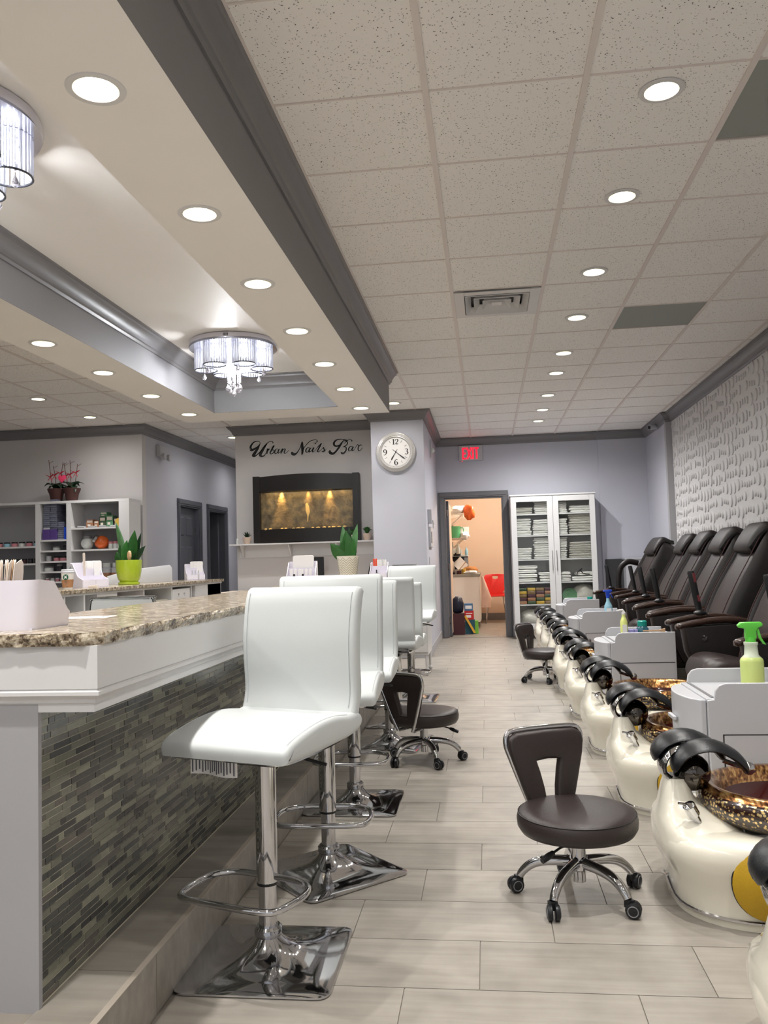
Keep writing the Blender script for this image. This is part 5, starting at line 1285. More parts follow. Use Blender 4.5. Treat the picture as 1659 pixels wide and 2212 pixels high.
def towels(x, z, w_, d_, h_, n, lab, grp, m_='towel', y=12.2, jit=.012, fold='x'):
    """stack of n folded towels, bottom up"""
    key = (w_, d_, h_, m_)
    rn = random.Random(int(x*1000+z*77))
    for k in range(n):
        kk = key+(k % 3,)
        if kk not in tw_cache: tw_cache[kk] = towel_mesh(w_, d_, h_, k % 3).mesh('folded_towel', M[m_], 60)
        o = bpy.data.objects.new('folded_towel', tw_cache[kk]); COL.objects.link(o)
        o.location = (x+rn.uniform(-jit, jit), y+rn.uniform(-.006, .006), z+h_*k+.0008*k); o.rotation_euler = (0, 0, rn.uniform(-.02, .02))
        tag(o, '%s towel from the bottom of the %s' % (ORD[k], lab), 'towel', grp)
CXc = .95
def T(ix, sh, w_, h_, n, where, m_='towel'):
    towels(CXc+ix, SHZ[sh]+.001, w_, .26, h_, n, where, 'towels, '+where, m_)
T(-.40, 0, .24, .032, 3, 'left stack, cabinet top shelf', 'towel_gray'); T(-.155, 0, .20, .026, 7, 'inner left stack, cabinet top shelf'); T(.115, 0, .17, .027, 6, 'inner right stack, top cabinet shelf'); T(.395, 0, .31, .033, 3, 'right stack, top cabinet shelf')
T(-.42, 1, .22, .034, 7, 'left stack, cabinet second shelf'); T(-.165, 1, .22, .031, 7, 'inner left stack, cabinet second shelf'); T(.11, 1, .18, .032, 7, 'inner right stack, cabinet second shelf'); T(.39, 1, .32, .035, 8, 'right stack, cabinet second shelf', 'towel_gray')
T(-.42, 2, .22, .032, 5, 'left stack, cabinet third shelf'); T(-.165, 2, .22, .03, 10, 'inner left stack, cabinet third shelf'); T(.10, 2, .17, .03, 10, 'inner right stack, cabinet third shelf'); T(.385, 2, .32, .032, 7, 'right stack, cabinet third shelf', 'towel_gray')
T(-.40, 3, .29, .06, 4, 'left stack, cabinet fourth shelf'); T(-.12, 3, .2, .045, 3, 'inner left stack, cabinet fourth shelf'); T(.13, 3, .18, .045, 3, 'inner right stack, cabinet fourth shelf')
q = MB(); 
one('folded_robe', towel_mesh(.30, .26, .07, 4), M['towel'], 'white robe with black trim, lower of two on the fourth shelf of the cabinet', 'robe', (CXc+.39, 12.2, SHZ[3]+.001), smooth=60)
t = one('folded_robe', towel_mesh(.25, .24, .06, 2), M['towel'], 'rumpled white robe with black edging, upper of two on the fourth shelf', 'robe', (CXc+.42, 12.2, SHZ[3]+.073), .1, smooth=60)
MB().tube(cr([(-.13, -.125, .01), (-.12, -.13, .05), (-.09, -.12, .075), (-.05, -.1, .10), (-.07, -.11, .075), (-.03, -.128, .03), (.05, -.13, .02)], 5), .006, 6).build('black_trim', M['plastic_black'], t)
pk = MB().pad([(-.055, 0), (.055, 0), (.058, .04), (.05, .045), (-.05, .045), (-.058, .04)], 'y', -.12, .12, .01)
pm_ = [pk.mesh('packet', M[k], 50) for k in ('orange_box', 'pack_mix', 'green_dark', 'maroon', 'gold_bag')]
for i in range(4):
    for j in range(5):
        o = bpy.data.objects.new('snack_packet', pm_[(i*2+j*3) % 5]); COL.objects.link(o); o.location = (CXc-.46+i*.122, 12.17, SHZ[4]+.001+j*.0465)
        tag(o, '%s shiny packet from the bottom, %s stack on the fifth cabinet shelf' % (ORD[j], ['leftmost', 'second', 'third', 'fourth'][i]), 'packet', 'packets on the fifth cabinet shelf')
t = one('green_fan', MB().lathe([(.105, 0), (.108, .004), (.105, .008)], 24).xf(Matrix.Rotation(PI/2-.2, 4, 'X')), M['green_box'], 'round green disc standing on the fifth shelf of the cabinet', 'disc', (CXc+.20, 12.12, SHZ[4]+.108), smooth=40)
def lump(c, rx, ry, rz_, seed, n=20, amp=.12):
    rn = random.Random(seed); ph = [rn.uniform(0, 6) for _ in range(6)]; k = n//2; rings = []
    for i in range(k+1):
        th_ = PI*i/k; ring = []
        for j in range(n):
            a = 2*PI*j/n; r = 1+amp*(math.sin(3*a+ph[0]+2*th_)+.6*math.sin(5*a+ph[1]-3*th_)+.5*math.sin(7*th_+ph[2]+2*a))*math.sin(th_)
            ring.append((c[0]+rx*r*max(.01, math.sin(th_))*math.cos(a), c[1]+ry*r*max(.01, math.sin(th_))*math.sin(a), max(c[2]-rz_*.96, c[2]-rz_*r*math.cos(th_))))
        rings.append(ring)
    return MB().loft(rings)
one('plastic_bag', lump((0, 0, .13), .17, .12, .135, 3), M['plastic_bag'], 'crumpled clear plastic bag at the right of the fifth cabinet shelf', 'bag', (CXc+.40, 12.2, SHZ[4]), smooth=50)
one('plastic_bag', lump((0, 0, .12), .21, .13, .125, 5), M['plastic_bag'], 'full clear plastic bag in the bottom left of the cabinet', 'bag', (CXc-.33, 12.2, CZ0+.04), smooth=50)
one('plastic_bag', lump((0, 0, .11), .19, .13, .115, 9), M['plastic_bag'], 'full clear plastic bag in the bottom right of the cabinet', 'bag', (CXc+.32, 12.2, CZ0+.04), smooth=50)

# ================================================================ PRODUCT SHELVES (left background)
YSH = 9.62; SHD = .34
def shelf_unit(label, x0, x1, z1, shelves, right_wide=0):
    t = thing('shelf_unit', label, 'shelves', ((x0+x1)/2, YSH, 0)); c = (x0+x1)/2
    MB().box(x0-c, x0-c+.03, 0, SHD, 0, z1-.031).build('side_panel', M['white_paint'], t); MB().box(x1-c-.03-right_wide, x1-c, 0, SHD, 0, z1-.031).build('side_panel', M['white_paint'], t)
    MB().box(x0-c, x1-c, 0, SHD, z1-.03, z1).build('top', M['white_paint'], t); MB().box(x0-c+.03, x1-c-.03, SHD-.01, SHD, 0, z1-.03).build('back_panel', M['panel_gray'], t)
    for z in shelves: MB().box(x0-c+.03, x1-c-.03-right_wide, .004, SHD-.01, z-.02, z).build('shelf', M['white_paint'], t)
    return t
shelf_unit('leftmost white shelf unit with small jars in two rows', -6.6, -5.43, 2.0, [1.46, 1.25, 1.0, .6])
shelf_unit('narrow white shelf unit packed with small boxes', -5.43, -5.03, 2.0, [1.53, 1.40, 1.27, 1.145, 1.02, .7])
shelf_unit('wide white shelf unit with candy jars and green boxes', -5.03, -4.26, 2.0, [1.665, 1.40, 1.0, .6], .1)
# jars rows in leftmost unit
def jar(x, y, z, r, h, body, lid, label, grp=None, nm='jar', cat='jar'):
    t = thing(nm, label, cat, (x, y, z), 0, grp)
    MB().lathe([(r*.95, 0), (r, .005), (r, h*.68), (r*.9, h*.7)], 16).build('body', M[body], t, smooth=50); MB().lathe([(r*.97, h*.7), (r*.97, h*.98), (r*.9, h)], 16).build('lid', M[lid], t, smooth=50); return t
for k in range(9): jar(-6.28+k*.098, YSH+.10, 1.46, .038, .06, ['bottle_blue', 'pink_jar', 'glass_jar', 'pink_jar'][k % 4], 'plastic_black', ORD[k]+' small jar from the left on the upper shelf of the leftmost unit', 'jars on the upper jar shelf')
for k in range(11): jar(-6.3+k*.08, YSH+.10, 1.25, .03, .06, ['dark_jar', 'dark_jar', 'maroon'][k % 3], 'plastic_black', ORD[k]+' dark jar from the left on the lower shelf of the leftmost unit', 'jars on the lower jar shelf')
# stacked boxes in narrow unit
bx_ = [MB().box(-.058, .058, -.1, .1, .0005, .0195).mesh('box', M[k]) for k in ('stack_box', 'cart_white', 'purple_box')]
for s_, (x, n, top) in enumerate(((-5.335, 14, 0), (-5.245, 15, 0), (-5.15, 9, 0))):
    for k in range(n):
        z = 1.531+k*.0245 + (.13 if s_ < 2 else 0)
        o = bpy.data.objects.new('small_box', MB().box(-.041, .041, -.1, .1, .0, .0215).mesh('small_box', M['stack_box' if (k+s_) % 4 else 'cart_white']) if k < 2 else o.data); COL.objects.link(o); o.location = (x+random.uniform(-.003, .003), YSH+.14+random.uniform(-.008, .008), z)
        tag(o, '%s thin box from the bottom, %s stack of the narrow shelf unit' % (ORD[k], ['left', 'middle', 'right'][s_]), 'box', 'thin boxes in the narrow shelf unit')
one('product_box', MB().box(-.045, .045, -.1, .1, 0, .128), M['purple_box'], 'purple carton under the left stack in the narrow shelf unit', 'box', (-5.335, YSH+.12, 1.531), bevel=.002)
one('product_box', MB().box(-.045, .045, -.1, .1, 0, .128), M['purple_box'], 'purple carton under the middle stack in the narrow shelf unit', 'box', (-5.242, YSH+.12, 1.531), bevel=.002)
one('product_box', MB().box(-.02, .02, -.1, .1, 0, .15), M['blue_spray'], 'blue carton at the right of the narrow shelf unit', 'box', (-5.083, YSH+.12, 1.531), bevel=.002)
jar(-5.25, YSH+.12, 1.40, .045, .05, 'glass_jar', 'plastic_gray', 'low glass jar on the second compartment of the narrow unit'); jar(-5.12, YSH+.12, 1.40, .04, .06, 'dark_jar', 'plastic_black', 'low black jar on the second compartment of the narrow unit')
jar(-5.34, YSH+.1, 1.27, .032, .065, 'cart_white', 'cart_white', 'white jar in the third compartment of the narrow unit'); jar(-5.24, YSH+.1, 1.27, .035, .06, 'pink_jar', 'plastic_black', 'pink jar in the third compartment of the narrow unit'); jar(-5.145, YSH+.1, 1.27, .05, .055, 'pink_jar', 'plastic_black', 'wide pink jar in the third compartment of the narrow unit')
jar(-5.34, YSH+.1, 1.145, .055, .06, 'glass_jar', 'plastic_gray', 'wide clear jar in the fourth compartment of the narrow unit'); jar(-5.2, YSH+.1, 1.145, .035, .09, 'dark_jar', 'plastic_gray', 'dark bottle with silver ball in the fourth compartment')
for k in range(5): jar(-5.36+k*.065, YSH+.1, 1.02, .026, .045, 'glass_jar' if k % 2 else 'pink_jar', 'cart_white', ORD[k]+' tiny jar from the left in the lowest visible compartment', 'tiny jars')
# wide unit
def cart_(x, w_, h, m_, lab, z=1.665, y=.14):
    o = one('product_box', MB().box(-w_/2, w_/2, -.06, .06, 0, h), M[m_], lab, 'box', (x, YSH+y, z), bevel=.002)
    MB().box(-w_*.38, w_*.38, -.0615, -.0602, h*.62, h*.9).box(-w_*.3, w_*.1, -.0612, -.0602, h*.2, h*.42).build('printed_panel', M['card_beige'], o); return o
cart_(-4.80, .09, .10, 'orange_box', 'orange and brown carton on the upper shelf of the wide unit'); cart_(-4.715, .06, .085, 'orange_box', 'smaller orange carton on the upper shelf of the wide unit')
cart_(-4.635, .08, .13, 'green_dark', 'dark olive carton on the upper shelf of the wide unit'); cart_(-4.545, .085, .14, 'green_box', 'bright green carton on the upper shelf of the wide unit')
cart_(-4.63, .09, .055, 'green_box', 'flat green box on top of the olive carton', 1.796, .16); cart_(-4.45, .09, .11, 'dark_jar', 'black carton on the upper shelf of the wide unit')
one('product_tin', MB().lathe([(.05, 0), (.05, .03)], 20).xf(Matrix.Translation((0, 0, .05)) @ Matrix.Rotation(PI/2-.15, 4, 'X')), M['gold_bag'], 'round yellow tin leaning on the upper shelf of the wide unit', 'tin', (-4.41, YSH+.07, 1.667), smooth=40)
for k in range(4): one('eyeglass_case', MB().pad([(-.045, 0), (.045, 0), (.045, .016), (-.045, .02)], 'y', -.03, .03, .005), M['cart_white'], ORD[k]+' white packet from the left along the upper wide shelf edge', 'packet', (-4.88+k*.14, YSH+.035, 1.666), group='white packets on the shelf edge', smooth=40)
t = thing('candy_jar', 'round glass jar of white candy on the middle shelf', 'jar', (-4.86, YSH+.14, 1.40)); MB().sphere((0, 0, .075), .078, 20, sz=.96).build('body', M['glass_jar'], t, smooth=True); MB().lathe([(.05, .135), (.05, .165), (.03, .175)], 18).build('lid', M['plastic_gray'], t, smooth=40)
t = thing('candy_jar', 'tilted orange candy jar with a silver lid on the middle shelf', 'jar', (-4.70, YSH+.13, 1.40)); MB().sphere((.03, 0, .082), .088, 20, sz=.94).build('body', M['amber_jar'], t, smooth=True); MB().lathe([(.05, .06), (.052, .09), (.001, .092)], 18).xf(Matrix.Translation((.02, -.02, .09)) @ Matrix.Rotation(-.9, 4, 'Y') @ Matrix.Rotation(.5, 4, 'X')).build('lid', M['steel'], t, smooth=40)
for k, (x, m_) in enumerate(((-4.55, 'pink_jar'), (-4.49, 'pink_jar'))): jar(x, YSH+.12, 1.40, .028, .09, 'glass_jar', m_, 'small clear jar with pink content, %s on the middle shelf' % ['left one', 'right one'][k])
one('price_card', MB().box(-.07, .07, -.002, .002, 0, .14).xf(Matrix.Rotation(-.2, 4, 'X')), M['paper'], 'white framed card leaning on the middle shelf behind the snake plant', 'card', (-4.40, YSH+.12, 1.402))
for k, x in enumerate((-4.62, -4.49)):
    t = thing('supplement_jar', 'white plastic tub with orange label, %s one behind the counter' % ['left', 'right'][k], 'jar', (x, YSH+.15, 1.0))
    MB().lathe([(.06, 0), (.064, .01), (.064, .16), (.045, .18)], 20).build('body', M['cart_white'], t, smooth=40); MB().lathe([(.05, .18), (.05, .225), (.045, .23)], 20).build('lid', M['glass_jar'], t, smooth=40); MB().lathe([(.0645, .05), (.0645, .11)], 20, cap=False).build('paper_label', M['orange_box'], t)
one('marker_pen', MB().tube([(-.06, 0, .006), (.06, .01, .006)], .006, 8), M['plastic_black'], 'black marker lying on top of the wide shelf unit', 'pen', (-4.75, YSH+.1, 2.0))
# orchids on top
for (x, lab, sd) in ((-5.27, 'dark pot of bare orchid stems with red bows and a pink heart, left pot', 1), (-5.07, 'dark pot of orchid leaves and stems with red bows, right pot', 2)):
    t = thing('potted_orchid', lab, 'plant', (x, YSH+.16, 2.0)); rn = random.Random(sd)
    MB().lathe([(.065, 0), (.085, .10), (.105, .145), (.108, .165), (.095, .165), (.085, .13), (.001, .13)], 22).build('pot', M['pot_terra'], t, smooth=40)
    for k in range(6):
        a = 1.1*k+sd; q = MB(); leaf(q, (0, 0, .13), (.16*math.cos(a), .1*math.sin(a), .15+rn.uniform(-.05, .08)), .10, (0, 0, .06)); q.build('leaf', M['leaf_dark'], t)
    for k in range(3):
        dx = (-.10, -.02, .08)[k]; q = MB(); pts = cr([(dx*.3, 0, .13), (dx*.7, 0, .3), (dx+rn.uniform(-.02, .02), -.01, .45+rn.uniform(0, .1))], 4); q.tube(pts, .004, 6)
        q.tube([pts[-2], (pts[-2][0]+.05, 0, pts[-2][2]+.03)], .0025, 5); q.build('stem', M['stem_brown'], t)
        q = MB(); zc = .31+.02*k
        for sg_ in (-1, 1): leaf(q, (dx*.75, -.015, zc), (dx*.75+sg_*.06, -.02, zc+.035), .04); leaf(q, (dx*.75, -.015, zc), (dx*.75+sg_*.03, -.02, zc-.05), .018)
        q.build('red_bow', M['petal_red'], t)
    if sd == 1:
        hp = [(0, -.055), (.045, -.01), (.052, .025), (.035, .045), (.012, .04), (0, .025), (-.012, .04), (-.035, .045), (-.052, .025), (-.045, -.01)]
        MB().pad(hp, 'y', -.006, .006, .004).xf(Matrix.Translation((.105, -.06, .285))).build('pink_heart', M['heart_pink'], t, smooth=60)

# ================================================================ ITEMS ON THE COUNTERS
ZT1_, ZA = 1.0, 1.018
# lime pot snake plant
t = thing('snake_plant', 'snake plant in a glossy lime green pot on the rear counter', 'plant', (-2.885, 6.5, ZA))
MB().lathe([(.075, 0), (.085, .003), (.086, .022), (.07, .024)], 32).build('saucer', M['pot_lime'], t, smooth=40)
MB().lathe([(.07, .02), (.088, .05), (.10, .11), (.104, .16), (.105, .2), (.098, .2), (.095, .18), (.001, .178)], 36).build('pot', M['pot_lime'], t, smooth=40)
MB().lathe([(.096, .183), (.001, .187)], 20).build('soil', M['soil'], t)
for (bx, by, tx, ty, tz, w_, mt_) in ((-.03, 0, -.11, 0, .52, .045, 'leaf_shine'), (-.05, .0, -.075, 0, .33, .075, 'leaf_green'), (.0, -.02, .0, -.03, .36, .09, 'leaf_green'), (.03, .0, .055, 0, .44, .075, 'leaf_green'), (.04, .02, .1, .02, .42, .035, 'leaf_dark'), (.04, -.01, .155, -.03, .31, .05, 'leaf_dark'), (-.02, .03, .02, .05, .40, .06, 'leaf_dark'), (-.07, .01, -.105, 0, .27, .06, 'leaf_green')):
    q = MB(); leaf(q, (bx, by, .17), (tx, ty, tz), w_*1.35, (0, 0, 0), 8, .003, curl=1.4); q.build('leaf', M[mt_], t, smooth=60)
q = lump((.03, -.055, .235), .02, .014, .04, 4, 10); q.build('flower_spike', M['wood_light'], t)
# chevron pot
t = thing('snake_plant', 'snake plant in a cream chevron-patterned pot on the bar top', 'plant', (-1.10, 6.6, ZT1_))
MB().lathe([(.058, 0), (.07, .06), (.088, .19), (.09, .198), (.083, .198), (.08, .17), (.001, .168)], 32).build('pot', M['pot_white'], t, smooth=40)
q = MB(); n = 10
for lv in range(9):
    for k in range(n*2):
        a0, a1 = PI*k/n, PI*(k+1)/n; z0, z1 = .008+lv*.019+(0 if k % 2 else .026), .008+lv*.019+(.026 if k % 2 else 0)
        if max(z0, z1) > .19: continue
        PR = lambda z: .0005+(.058+.012*z/.06 if z < .06 else .07+.018*(z-.06)/.13); P_ = lambda a, z: (PR(z)*math.cos(a), PR(z)*math.sin(a), z)
        q.tube([P_(a0, z0), P_((a0+a1)/2, (z0+z1)/2), P_(a1, z1)], .0016, 4)
q.build('chevron_lines', M['pot_grout'], t)
MB().lathe([(.08, .173), (.001, .177)], 20).build('soil', M['soil'], t)
for (bx, by, tx, ty, tz, w_, mt_) in ((-.02, 0, -.035, 0, .44, .06, 'leaf_shine'), (.0, -.02, -.005, -.02, .40, .08, 'leaf_green'), (.02, .0, .03, 0, .34, .085, 'leaf_green'), (.03, .01, .085, 0, .45, .05, 'leaf_shine'), (-.02, -.02, -.13, -.04, .30, .075, 'leaf_green'), (.0, .02, .015, .02, .43, .05, 'leaf_dark'), (.03, -.02, .06, -.03, .33, .07, 'leaf_green'), (-.01, .0, -.03, -.02, .33, .08, 'leaf_green')):
    q = MB(); leaf(q, (bx, by, .16), (tx, ty, tz), w_*1.35, (0, 0, 0), 8, .003, curl=1.4); q.build('leaf', M[mt_], t, smooth=60)
# organizers
def organizer(label, x, y, z, rz, s_=1.0, pens=True):
    t = thing('desk_organizer', label, 'organizer', (x, y, z), rz)
    side = [(-.09, 0), (.09, 0), (.09, .15), (.06, .155), (-.02, .07), (-.09, .05)]
    for sx in (-1, 1): MB().prism([(a*s_, b*s_) for a, b in side], 'x', sx*.085*s_-.002, sx*.085*s_+.002).build('side_wall', M['plastic_lilac'], t)
    q = MB(); q.box(-.085*s_, .085*s_, .087*s_, .09*s_, 0, .16*s_).box(-.085*s_, .085*s_, -.09*s_, .09*s_, 0, .004).box(-.085*s_, .085*s_, -.09*s_, -.087*s_, 0, .05*s_).box(-.085*s_, .085*s_, -.02*s_, -.017*s_, 0, .075*s_).box(-.085*s_, .085*s_, .04*s_, .043*s_, 0, .12*s_).box(-.002, .002, -.09*s_, .09*s_, 0, .05*s_)
    q.build('tray', M['plastic_lilac'], t)
    return t
def in_org(kind, label, x, y, z, h, m_, grp, n, dx, rz=0):
    o0 = None
    for k in range(n):
        q = MB()
        if kind == 'card': q.pad([(-.03, 0), (.03, 0), (.03, h-.006), (.02, h), (-.02, h), (-.03, h-.006)], 'y', -.0015, .0015, .001)
        elif kind == 'file': q.pad([(-.009, 0), (.009, 0), (.009, h-.006), (.004, h), (-.004, h), (-.009, h-.006)], 'y', -.002, .002, .001)
        elif kind == 'bottle': q.lathe([(.011, 0), (.012, h*.55), (.006, h*.62), (.006, h)], 10)
        if o0 is None: o0 = q.build('nail_file' if kind != 'bottle' else 'polish_bottle', M[m_]); o = o0
        else: o = inst(o0)
        o.location = (x+k*dx, y, z); o.rotation_euler = (.0, .03*(k % 3-1), rz); tag(o, (ORD[k]+' from left, '+label) if n > 1 else label, 'bottle' if kind == 'bottle' else 'nail file', grp)
organizer('white desk organizer with tall cards on the bar top behind the first stools', -1.10, 4.9, ZT1_, .05, 1.0)
in_org('card', 'tall white card in the front bar-top organizer', -1.13, 4.965, ZT1_+.005, .19, 'paper', 'cards in the front organizer', 3, .03)
in_org('bottle', 'dark polish bottle in the front bar-top organizer', -1.13, 4.85, ZT1_+.005, .08, 'dark_jar', 'dark bottles in the front organizer', 2, .05)
in_org('file', 'white file, middle row of the front bar-top organizer', -1.16, 4.91, ZT1_+.005, .11, 'paper', 'files in the front organizer', 6, .022)
organizer('white desk organizer with red and white files near the bar far end', -.955, 7.4, ZT1_, .0, .9)
in_org('file', 'red and orange nail file in the far bar-top organizer', -1.0, 7.45, ZT1_+.005, .17, 'red_pen', 'red files', 2, .016); in_org('file', 'white file in the far bar-top organizer', -.965, 7.45, ZT1_+.005, .16, 'paper', 'white files far organizer', 5, .016); in_org('bottle', 'dark bottle in the far bar-top organizer', -.97, 7.36, ZT1_+.005, .07, 'dark_jar', 'far organizer bottle', 1, .02)
organizer('white organizer overflowing with white files beside the paper cup', -2.90, 5.85, ZA, .9, 1.15)
in_org('card', 'wide white file in the organizer beside the cup', -2.96, 5.93, ZA+.005, .19, 'paper', 'files beside the cup', 4, .03, .9); in_org('file', 'long wooden stick file in the organizer beside the cup', -2.94, 5.86, ZA+.005, .25, 'card_beige', 'stick beside cup', 1, .02)
organizer('white organizer at the far end of the rear counter', -2.90, 8.08, ZA, .5, 1.0)
in_org('card', 'white card, organizer at far end of rear counter', -2.93, 8.14, ZA+.005, .18, 'paper', 'cards at rear counter end', 3, .03, .5); in_org('bottle', 'white bottle, organizer at rear counter end', -2.90, 8.02, ZA+.005, .09, 'cart_white', 'bottles at rear counter end', 3, .03)
# splash guard
one('acrylic_screen', MB().pad([(-.35, 0), (.40, 0), (.40, .13), (.37, .155), (-.10, .12), (-.35, .07)], 'y', -.004, .004, .003), M['cart_white'], 'low white curved screen behind the lime green pot', 'screen', (-3.06, 7.1, ZA), 1.15, smooth=60)
# paper cup
t = thing('paper_cup', 'white paper coffee cup with brown sleeve and green round emblem', 'cup', (-2.86, 5.45, ZA))
MB().lathe([(.030, 0), (.032, .004), (.042, .112), (.0425, .115)], 28).build('cup', M['cup_white'], t, smooth=40)
MB().lathe([(.0455, .112), (.0455, .120), (.042, .123), (.041, .133), (.036, .137), (.001, .134)], 28).build('lid', M['cart_white'], t, smooth=40)
MB().lathe([(.0338, .012), (.0395, .066)], 28, cap=False).build('sleeve', M['kraft'], t, smooth=True)
q = MB(); q.lathe([(.019, 0), (.019, .002), (.001, .002)], 24); MX = Matrix.Translation((.008, -.0405, .083)) @ Matrix.Rotation(PI/2-.08, 4, 'X'); q.xf(MX); em = q.build('emblem', M['logo_green'], t)
q = MB(); stroke(q, [(-.008, -.010, .004), (-.004, .003, .004), (-.008, .010, .003)], .0006, 3, 0); stroke(q, [(.008, -.010, .004), (.004, .003, .004), (.008, .010, .003)], .0006, 3, 0); stroke(q, [(0, -.006, .006), (0, .006, .007)], .0006, 3, 0); q.xf(Matrix.Translation((.008, -.0432, .083))); q.build('emblem_mark', M['paper'], em)
q = MB()
for k, w2 in enumerate((.016, .02, .013)): stroke(q, [(.006-w2/2, .052-k*.009, .0022), (.006+w2/2, .052-k*.009, .0022)], .0005, 1, -.0385+k*.001)
stroke(q, [(.011, .02, .008), (.017, .02, .008)], .0005, 1, -.0352); q.build('sleeve_print', M['ink'], t)
MB().tube([(.01, .01, .125), (.014, .012, .155)], .0025, 6).build('stopper', M['logo_green'], t)
# papers near cup
one('clipboard', MB().box(-.11, .11, -.15, .15, 0, .004).box(-.105, .105, -.14, .14, .004, .018), M['paper'], 'pad of papers on a dark clipboard on the rear counter', 'papers', (-2.98, 4.95, ZA), .3, bevel=.002)
one('loose_card', MB().pad([(-.03, 0), (.03, 0), (.03, .02), (-.03, .014)], 'y', -.015, .015, .002), M['card_beige'], 'small beige card folded beside the organizer on the rear counter', 'card', (-2.80, 5.7, ZA), .4)
one('power_adapter', MB().lathe([(.015, 0), (.016, .05), (.012, .058)], 16), M['cart_white'], 'little white bottle peeking behind the lilac caddy', 'bottle', (-2.85, 4.1, ZA), smooth=40)
# lilac caddy with wooden sticks on the near corner
cdy = thing('file_caddy', 'white-lilac plastic caddy on the near bar corner', 'caddy', (-1.26, 2.0, ZT1_))
def caddy_path(hx, y0, y1, r):
    pts = [(-hx, y1)]+[(-hx, y1-.012), (-hx, (y0+y1)/2+.01)]
    pts += [(-hx+r-r*math.cos(a), y0+r-r*math.sin(a)) for a in [PI/2*k/6 for k in range(7)]]
    return pts+[(-x, y) for x, y in pts[::-1]]
po, pi_ = caddy_path(.165, -.085, .095, .032), caddy_path(.162, -.082, .092, .029)
def ch_(y): return .122 if y < .0 else max(.036, .122-.10*(y/.095)**1.1+.008) if y > .002 else .122
rings = [[(x*(.975), y*.98, 0), (x*1.01, y, ch_(y)), (x2, y2, ch_(y)), (x2*.975, y2*.98, .003)] for (x, y), (x2, y2) in zip(po, pi_)]
MB().loft(rings).build('bin', M['plastic_lilac'], cdy, smooth=50)
MB().box(-.158, .158, -.075, .092, 0, .004).box(-.162, .162, .091, .095, 0, .036).box(-.158, .158, .02, .023, 0, .09).build('inner_tray', M['plastic_lilac'], cdy)
stk = MB().pad([(-.045, 0), (.045, 0), (.048, .135), (.043, .158), (.03, .168), (.012, .163), (0, .158), (-.012, .163), (-.03, .168), (-.043, .158), (-.048, .135)], 'x', -.0009, .0009, .0006)
sm_ = [stk.mesh('board', M[k], 50) for k in ('card_beige', 'wood_light', 'paper')]
rn = random.Random(2)
for k in range(34):
    lb_ = ORD[33-k]+' paddle file from the right in the lilac caddy'
    o = bpy.data.objects.new('emery_board', sm_[0 if k == 33 else rn.choice([0, 0, 1, 2])]); COL.objects.link(o)
    o.location = (-1.40+k*.0066, 1.97+rn.uniform(-.004, .004), ZT1_+.006); o.rotation_euler = (rn.uniform(-.02, .02), .05+.04*(k > 30)+rn.uniform(-.01, .01), .5 if k < 33 else .15)
    tag(o, lb_, 'nail file', 'paddle files in the caddy')
one('round_stick', MB().pad([(.02*math.cos(2*PI*j/20), .10+.02*math.sin(2*PI*j/20)) for j in range(20)], 'y', -.001, .001, .0005), M['cart_white'], 'white round-tipped card in front of the paddle files', 'card', (-1.36, 1.921, ZT1_+.03))
# printed paper lying on the bar
t = thing('printed_sheet', 'narrow white printed sheet lying on the granite by the caddy', 'paper', (-1.20, 2.40, ZT1_), .12)
MB().box(-.075, .075, -.05, .05, 0, .0008).build('sheet', M['paper'], t)
q = MB()
for r_ in range(5):
    x = -.068
    while x < .055:
        l = random.uniform(.006, .016); q.box(x, x+l*.5, -.035+r_*.016, -.035+r_*.016+.007, .0008, .0011); x += l
q.build('print', M['ink'], t)
# inner chair
t = thing('technician_chair', 'white chair with black piping inside the bar, only its top shows', 'chair', (-2.26, 5.0, 0), .15)
bk_ = cr([(-.19, .55), (-.2, .8), (-.19, .945), (-.165, .965), (.165, .965), (.19, .945), (.2, .8), (.19, .55)], 4)
MB().pad(bk_, 'y', -.025, .025, .012).build('backrest', M['leather_white'], t, smooth=50)
MB().tube([(x, -.02, z) for x, z in bk_], .0035, 6).build('piping', M['plastic_black'], t); MB().tube([(x*1.02, .015, z*1.004) for x, z in bk_], .006, 6).build('chrome_frame', M['chrome'], t)
MB().pad([(-.22, .45), (.22, .45), (.22, .53), (-.22, .53)], 'y', .0, .42, .03).build('seat', M['leather_white'], t, smooth=50)
MB().lathe([(.025, .06), (.025, .45)], 14, (0, .2, 0)).build('post', M['chrome'], t)
for k in range(5):
    a = 2*PI*k/5; MB().tube([(0, .2, .08), (.25*math.cos(a), .2+.25*math.sin(a), .05)], .014, 8).sphere((.25*math.cos(a), .2+.25*math.sin(a), .026), .026, 8).build('leg', M['chrome'], t)
# steel dish and white cabinet by the pillar
t = thing('side_cabinet', 'small white cabinet on legs between the farthest stool and the pillar', 'cabinet', (-.86, 8.62, 0))
MB().box(-.15, .25, -.22, .3, .2, 1.075).build('body', M['white_paint'], t, bevel=.004)
for (z0, z1) in ((.76, 1.06), (.5, .75), (.23, .49)):
    d = MB().box(-.14, .24, -.232, -.22, z0, z1).build('drawer', M['white_paint'], t, bevel=.003); MB().box(.0, .1, -.24, -.232, z1-.05, z1-.04).build('drawer_pull', M['steel'], d)
for x in (-.13, .23):
    for y in (-.2, .28): MB().lathe([(.012, .03), (.018, .2)], 10, (x, y, 0)).sphere((x, y, .025), .025, 8).build('leg', M['white_paint'], t)
one('steel_tray', MB().loft([rrect(.10, .09, .01, 3, 0), rrect(.13, .12, .012, 3, .035), rrect(.128, .118, .012, 3, .035), rrect(.098, .088, .01, 3, .004)]), M['steel'], 'stainless steel tray on the white cabinet in front of the pillar', 'tray', (-.83, 8.55, 1.076), smooth=40)
